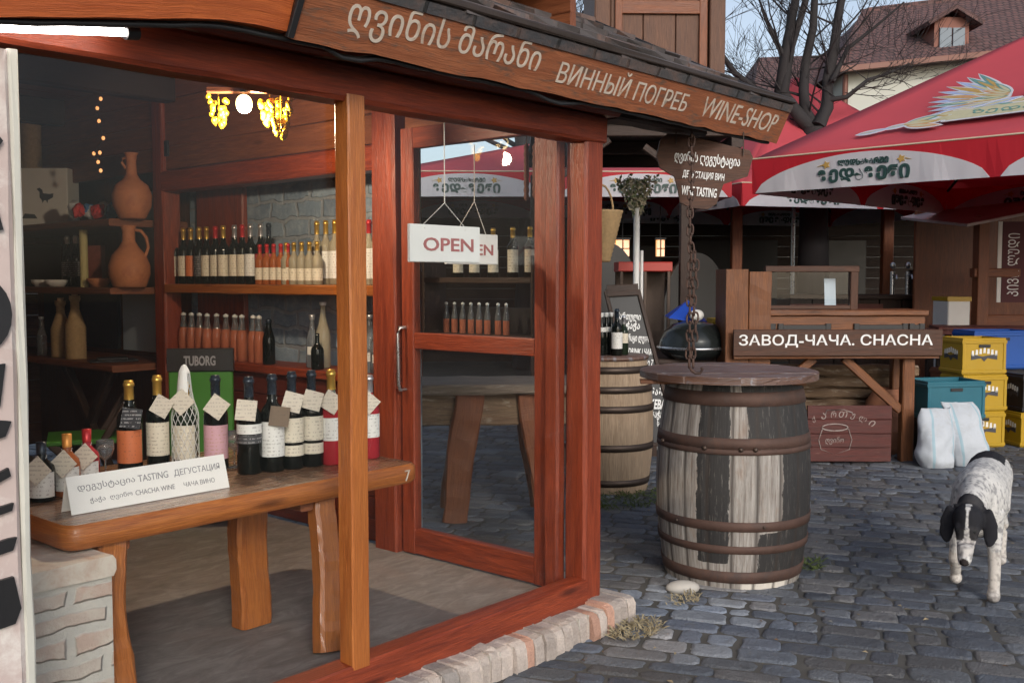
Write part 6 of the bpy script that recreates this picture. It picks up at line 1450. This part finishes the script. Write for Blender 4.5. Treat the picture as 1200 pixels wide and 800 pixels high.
# ================================================================ the dog
def dog():
    fwd = (RT * -.47 + FW * -.88).normalized(); o = thing('dog', 'white ticked dog with a black head walking toward the viewer', 'dog', P(2.33, 5.0, 0), math.atan2(fwd.y, fwd.x))
    b = MB(); b.smooth = True
    def body(cs, n_=18):
        rings = []
        for i, (c, ry, rz_) in enumerate(cs):
            c = Vector(c); d = (Vector(cs[min(i + 1, len(cs) - 1)][0]) - Vector(cs[max(i - 1, 0)][0])).normalized(); s_ = Vector((0, 1, 0)); s_ = (s_ - d * d.dot(s_)).normalized(); u_ = s_.cross(d); u_ = u_ if u_.z >= 0 or abs(d.z) > .8 else -u_
            rings.append([c + s_ * ry * math.cos(2 * math.pi * k / n_) + u_ * rz_ * math.sin(2 * math.pi * k / n_) for k in range(n_)])
        b.loft(rings, smooth=True)
    # trunk, hips to chest
    body([((-.43, .02, .40), .03, .04), ((-.40, .02, .405), .085, .10), ((-.32, .015, .41), .112, .118), ((-.2, .01, .405), .115, .108), ((-.05, 0, .395), .12, .118), ((.1, 0, .385), .126, .14), ((.2, 0, .385), .12, .15), ((.28, -.005, .40), .095, .13), ((.34, -.01, .41), .05, .08)])
    # neck and head, lowered
    hd = Vector((.0, 0, -.055))
    V = lambda x, y, z: Vector((x, y, z)) + hd
    body([((.2, 0, .42), .085, .105), ((.31, -.005, .425), .075, .09), ((.42, -.01, .415), .062, .072), (V(.5, -.015, .45), .055, .06)])
    b.ell(V(.535, -.015, .435), .076, .062, .062, 20, 14)
    body([(V(.53, -.015, .44), .055, .055), (V(.58, -.017, .39), .046, .048), (V(.612, -.018, .34), .034, .038), (V(.632, -.019, .295), .028, .032), (V(.638, -.019, .278), .018, .02)])
    b.ell(V(.65, -.019, .292), .015, .016, .013, 12, 8)
    for s_ in (-1, 1):       # cheeks and thin hanging ears
        b.ell(V(.582, -.016 + s_ * .033, .412), .028, .02, .026, 10, 8)
        body([(V(.505, -.015 + s_ * .045, .478), .016, .012), (V(.508, -.015 + s_ * .07, .462), .027, .012), (V(.515, -.015 + s_ * .084, .42), .032, .011), (V(.522, -.015 + s_ * .088, .37), .03, .010), (V(.53, -.015 + s_ * .084, .35), .02, .009), (V(.533, -.015 + s_ * .082, .336), .008, .006)], 12)
    def legp(pts): 
        rings = []; n_ = 12; P_ = [Vector(p[:3]) for p in pts]
        b.tube(P_, [p[3] for p in pts], 12)
    # front: its left leg straight down, its right leg lifted and folded
    legp([(.24, .06, .36, .055), (.235, .072, .28, .04), (.25, .076, .2, .03), (.262, .08, .12, .027), (.272, .08, .05, .025), (.28, .08, .024, .03)]); b.ell((.295, .08, .02), .042, .03, .021, 14, 8)
    legp([(.25, -.06, .36, .055), (.28, -.072, .28, .04), (.33, -.076, .215, .03), (.335, -.08, .17, .029), (.30, -.08, .125, .024), (.275, -.08, .1, .024)]); b.ell((.272, -.08, .075), .035, .028, .026, 14, 8)
    for s_, dx in ((1, .03), (-1, -.07)):
        legp([(-.31, s_ * .055, .37, .07), (-.27 + dx * .4, s_ * .07, .27, .052), (-.33 + dx * .7, s_ * .08, .19, .035), (-.4 + dx, s_ * .08, .145, .026), (-.385 + dx, s_ * .08, .07, .023), (-.375 + dx, s_ * .08, .026, .027)]); b.ell((-.355 + dx, s_ * .08, .02), .042, .028, .02, 14, 8)
    b.tube([(-.42, .02, .44), (-.5, .04, .42), (-.56, .06, .34), (-.6, .07, .26), (-.63, .07, .22)], [.03, .022, .016, .012, .006], 10)
    me0 = b.mesh('dog_shape', MAT['fur']); tmp = bpy.data.objects.new('dog_shape', me0); COL.objects.link(tmp)
    rm = tmp.modifiers.new('r', 'REMESH'); rm.mode = 'VOXEL'; rm.voxel_size = .005; sm = tmp.modifiers.new('s', 'SMOOTH'); sm.factor = .6; sm.iterations = 5
    dg = bpy.context.evaluated_depsgraph_get(); dg.update(); me = bpy.data.meshes.new_from_object(tmp.evaluated_get(dg)); bpy.data.objects.remove(tmp); me.name = 'dog_body'
    for ca in list(me.color_attributes): me.color_attributes.remove(ca)
    ca = me.color_attributes.new('Col', 'FLOAT_COLOR', 'POINT'); cols = []
    for v in me.vertices:
        x, y, z = v.co; W = Vector((.58, .57, .55)); K = Vector((.018, .018, .022)); yy = y + .015
        nz = noise.noise(Vector((x * 9, y * 9, z * 9))) ; n2 = noise.noise(Vector((x * 62, y * 62, z * 62 + 5))); n3 = noise.noise(Vector((x * 130, y * 130, z * 130)))
        c = W.copy()
        tick = max(0, min(1, (n2 + .6 * n3 + .35 * nz - .02) * 2.4)) * .66; c = c.lerp(Vector((.13, .13, .145)), tick)
        if x < -.1 and z > .36: c = c.lerp(Vector((.3, .31, .33)), .35 * max(0, min(1, (nz + .25) * 2)))
        if x < -.2 and z > .44 and abs(y) < .09 and nz > -.25: c = K.copy()
        if z < .2 : c = c.lerp(Vector((.5, .43, .36)), .35)
        zh = z + .055; head = x > .462 + .02 * nz and zh > .32
        ear = abs(yy) > .052 and x > .475 and zh > .3 and zh < .5 and x < .565
        if ear: c = K.copy()
        elif head:
            blaze = abs(yy) < .006 + .014 * max(0, (.40 - zh) * 12) + .010 * max(0, zh - .46) * 20 + .006 * nz
            muzz = x > .575 and zh < .355 + .03 * nz
            if muzz: c = Vector((.52, .5, .48)).lerp(Vector((.2, .19, .19)), max(0, min(1, n2 * 2 + .2)))
            elif not (blaze and x > .53): c = K.copy().lerp(Vector((.09, .085, .085)), max(0, nz * .8))
        if (Vector((x, y, z)) - Vector((.654, -.019, .237))).length < .019: c = Vector((.03, .024, .024))
        if x > .25 and z < .03: c = c.lerp(Vector((.1, .09, .09)), .5)
        cols += [c.x, c.y, c.z, 1]
    ca.data.foreach_set('color', cols); me.materials.clear(); me.materials.append(MAT['fur'])
    me.polygons.foreach_set('use_smooth', [True] * len(me.polygons))
    link('body', me, o); o.scale = (1.14, 1.03, 1.14)
    eb = MB()
    for s_ in (-1, 1): eb.ell((.601, -.016 + s_ * .030, .352), .008, .008, .008, 10, 8)
    eb.build('eyes', MAT['kettle_black'], o)
dog()
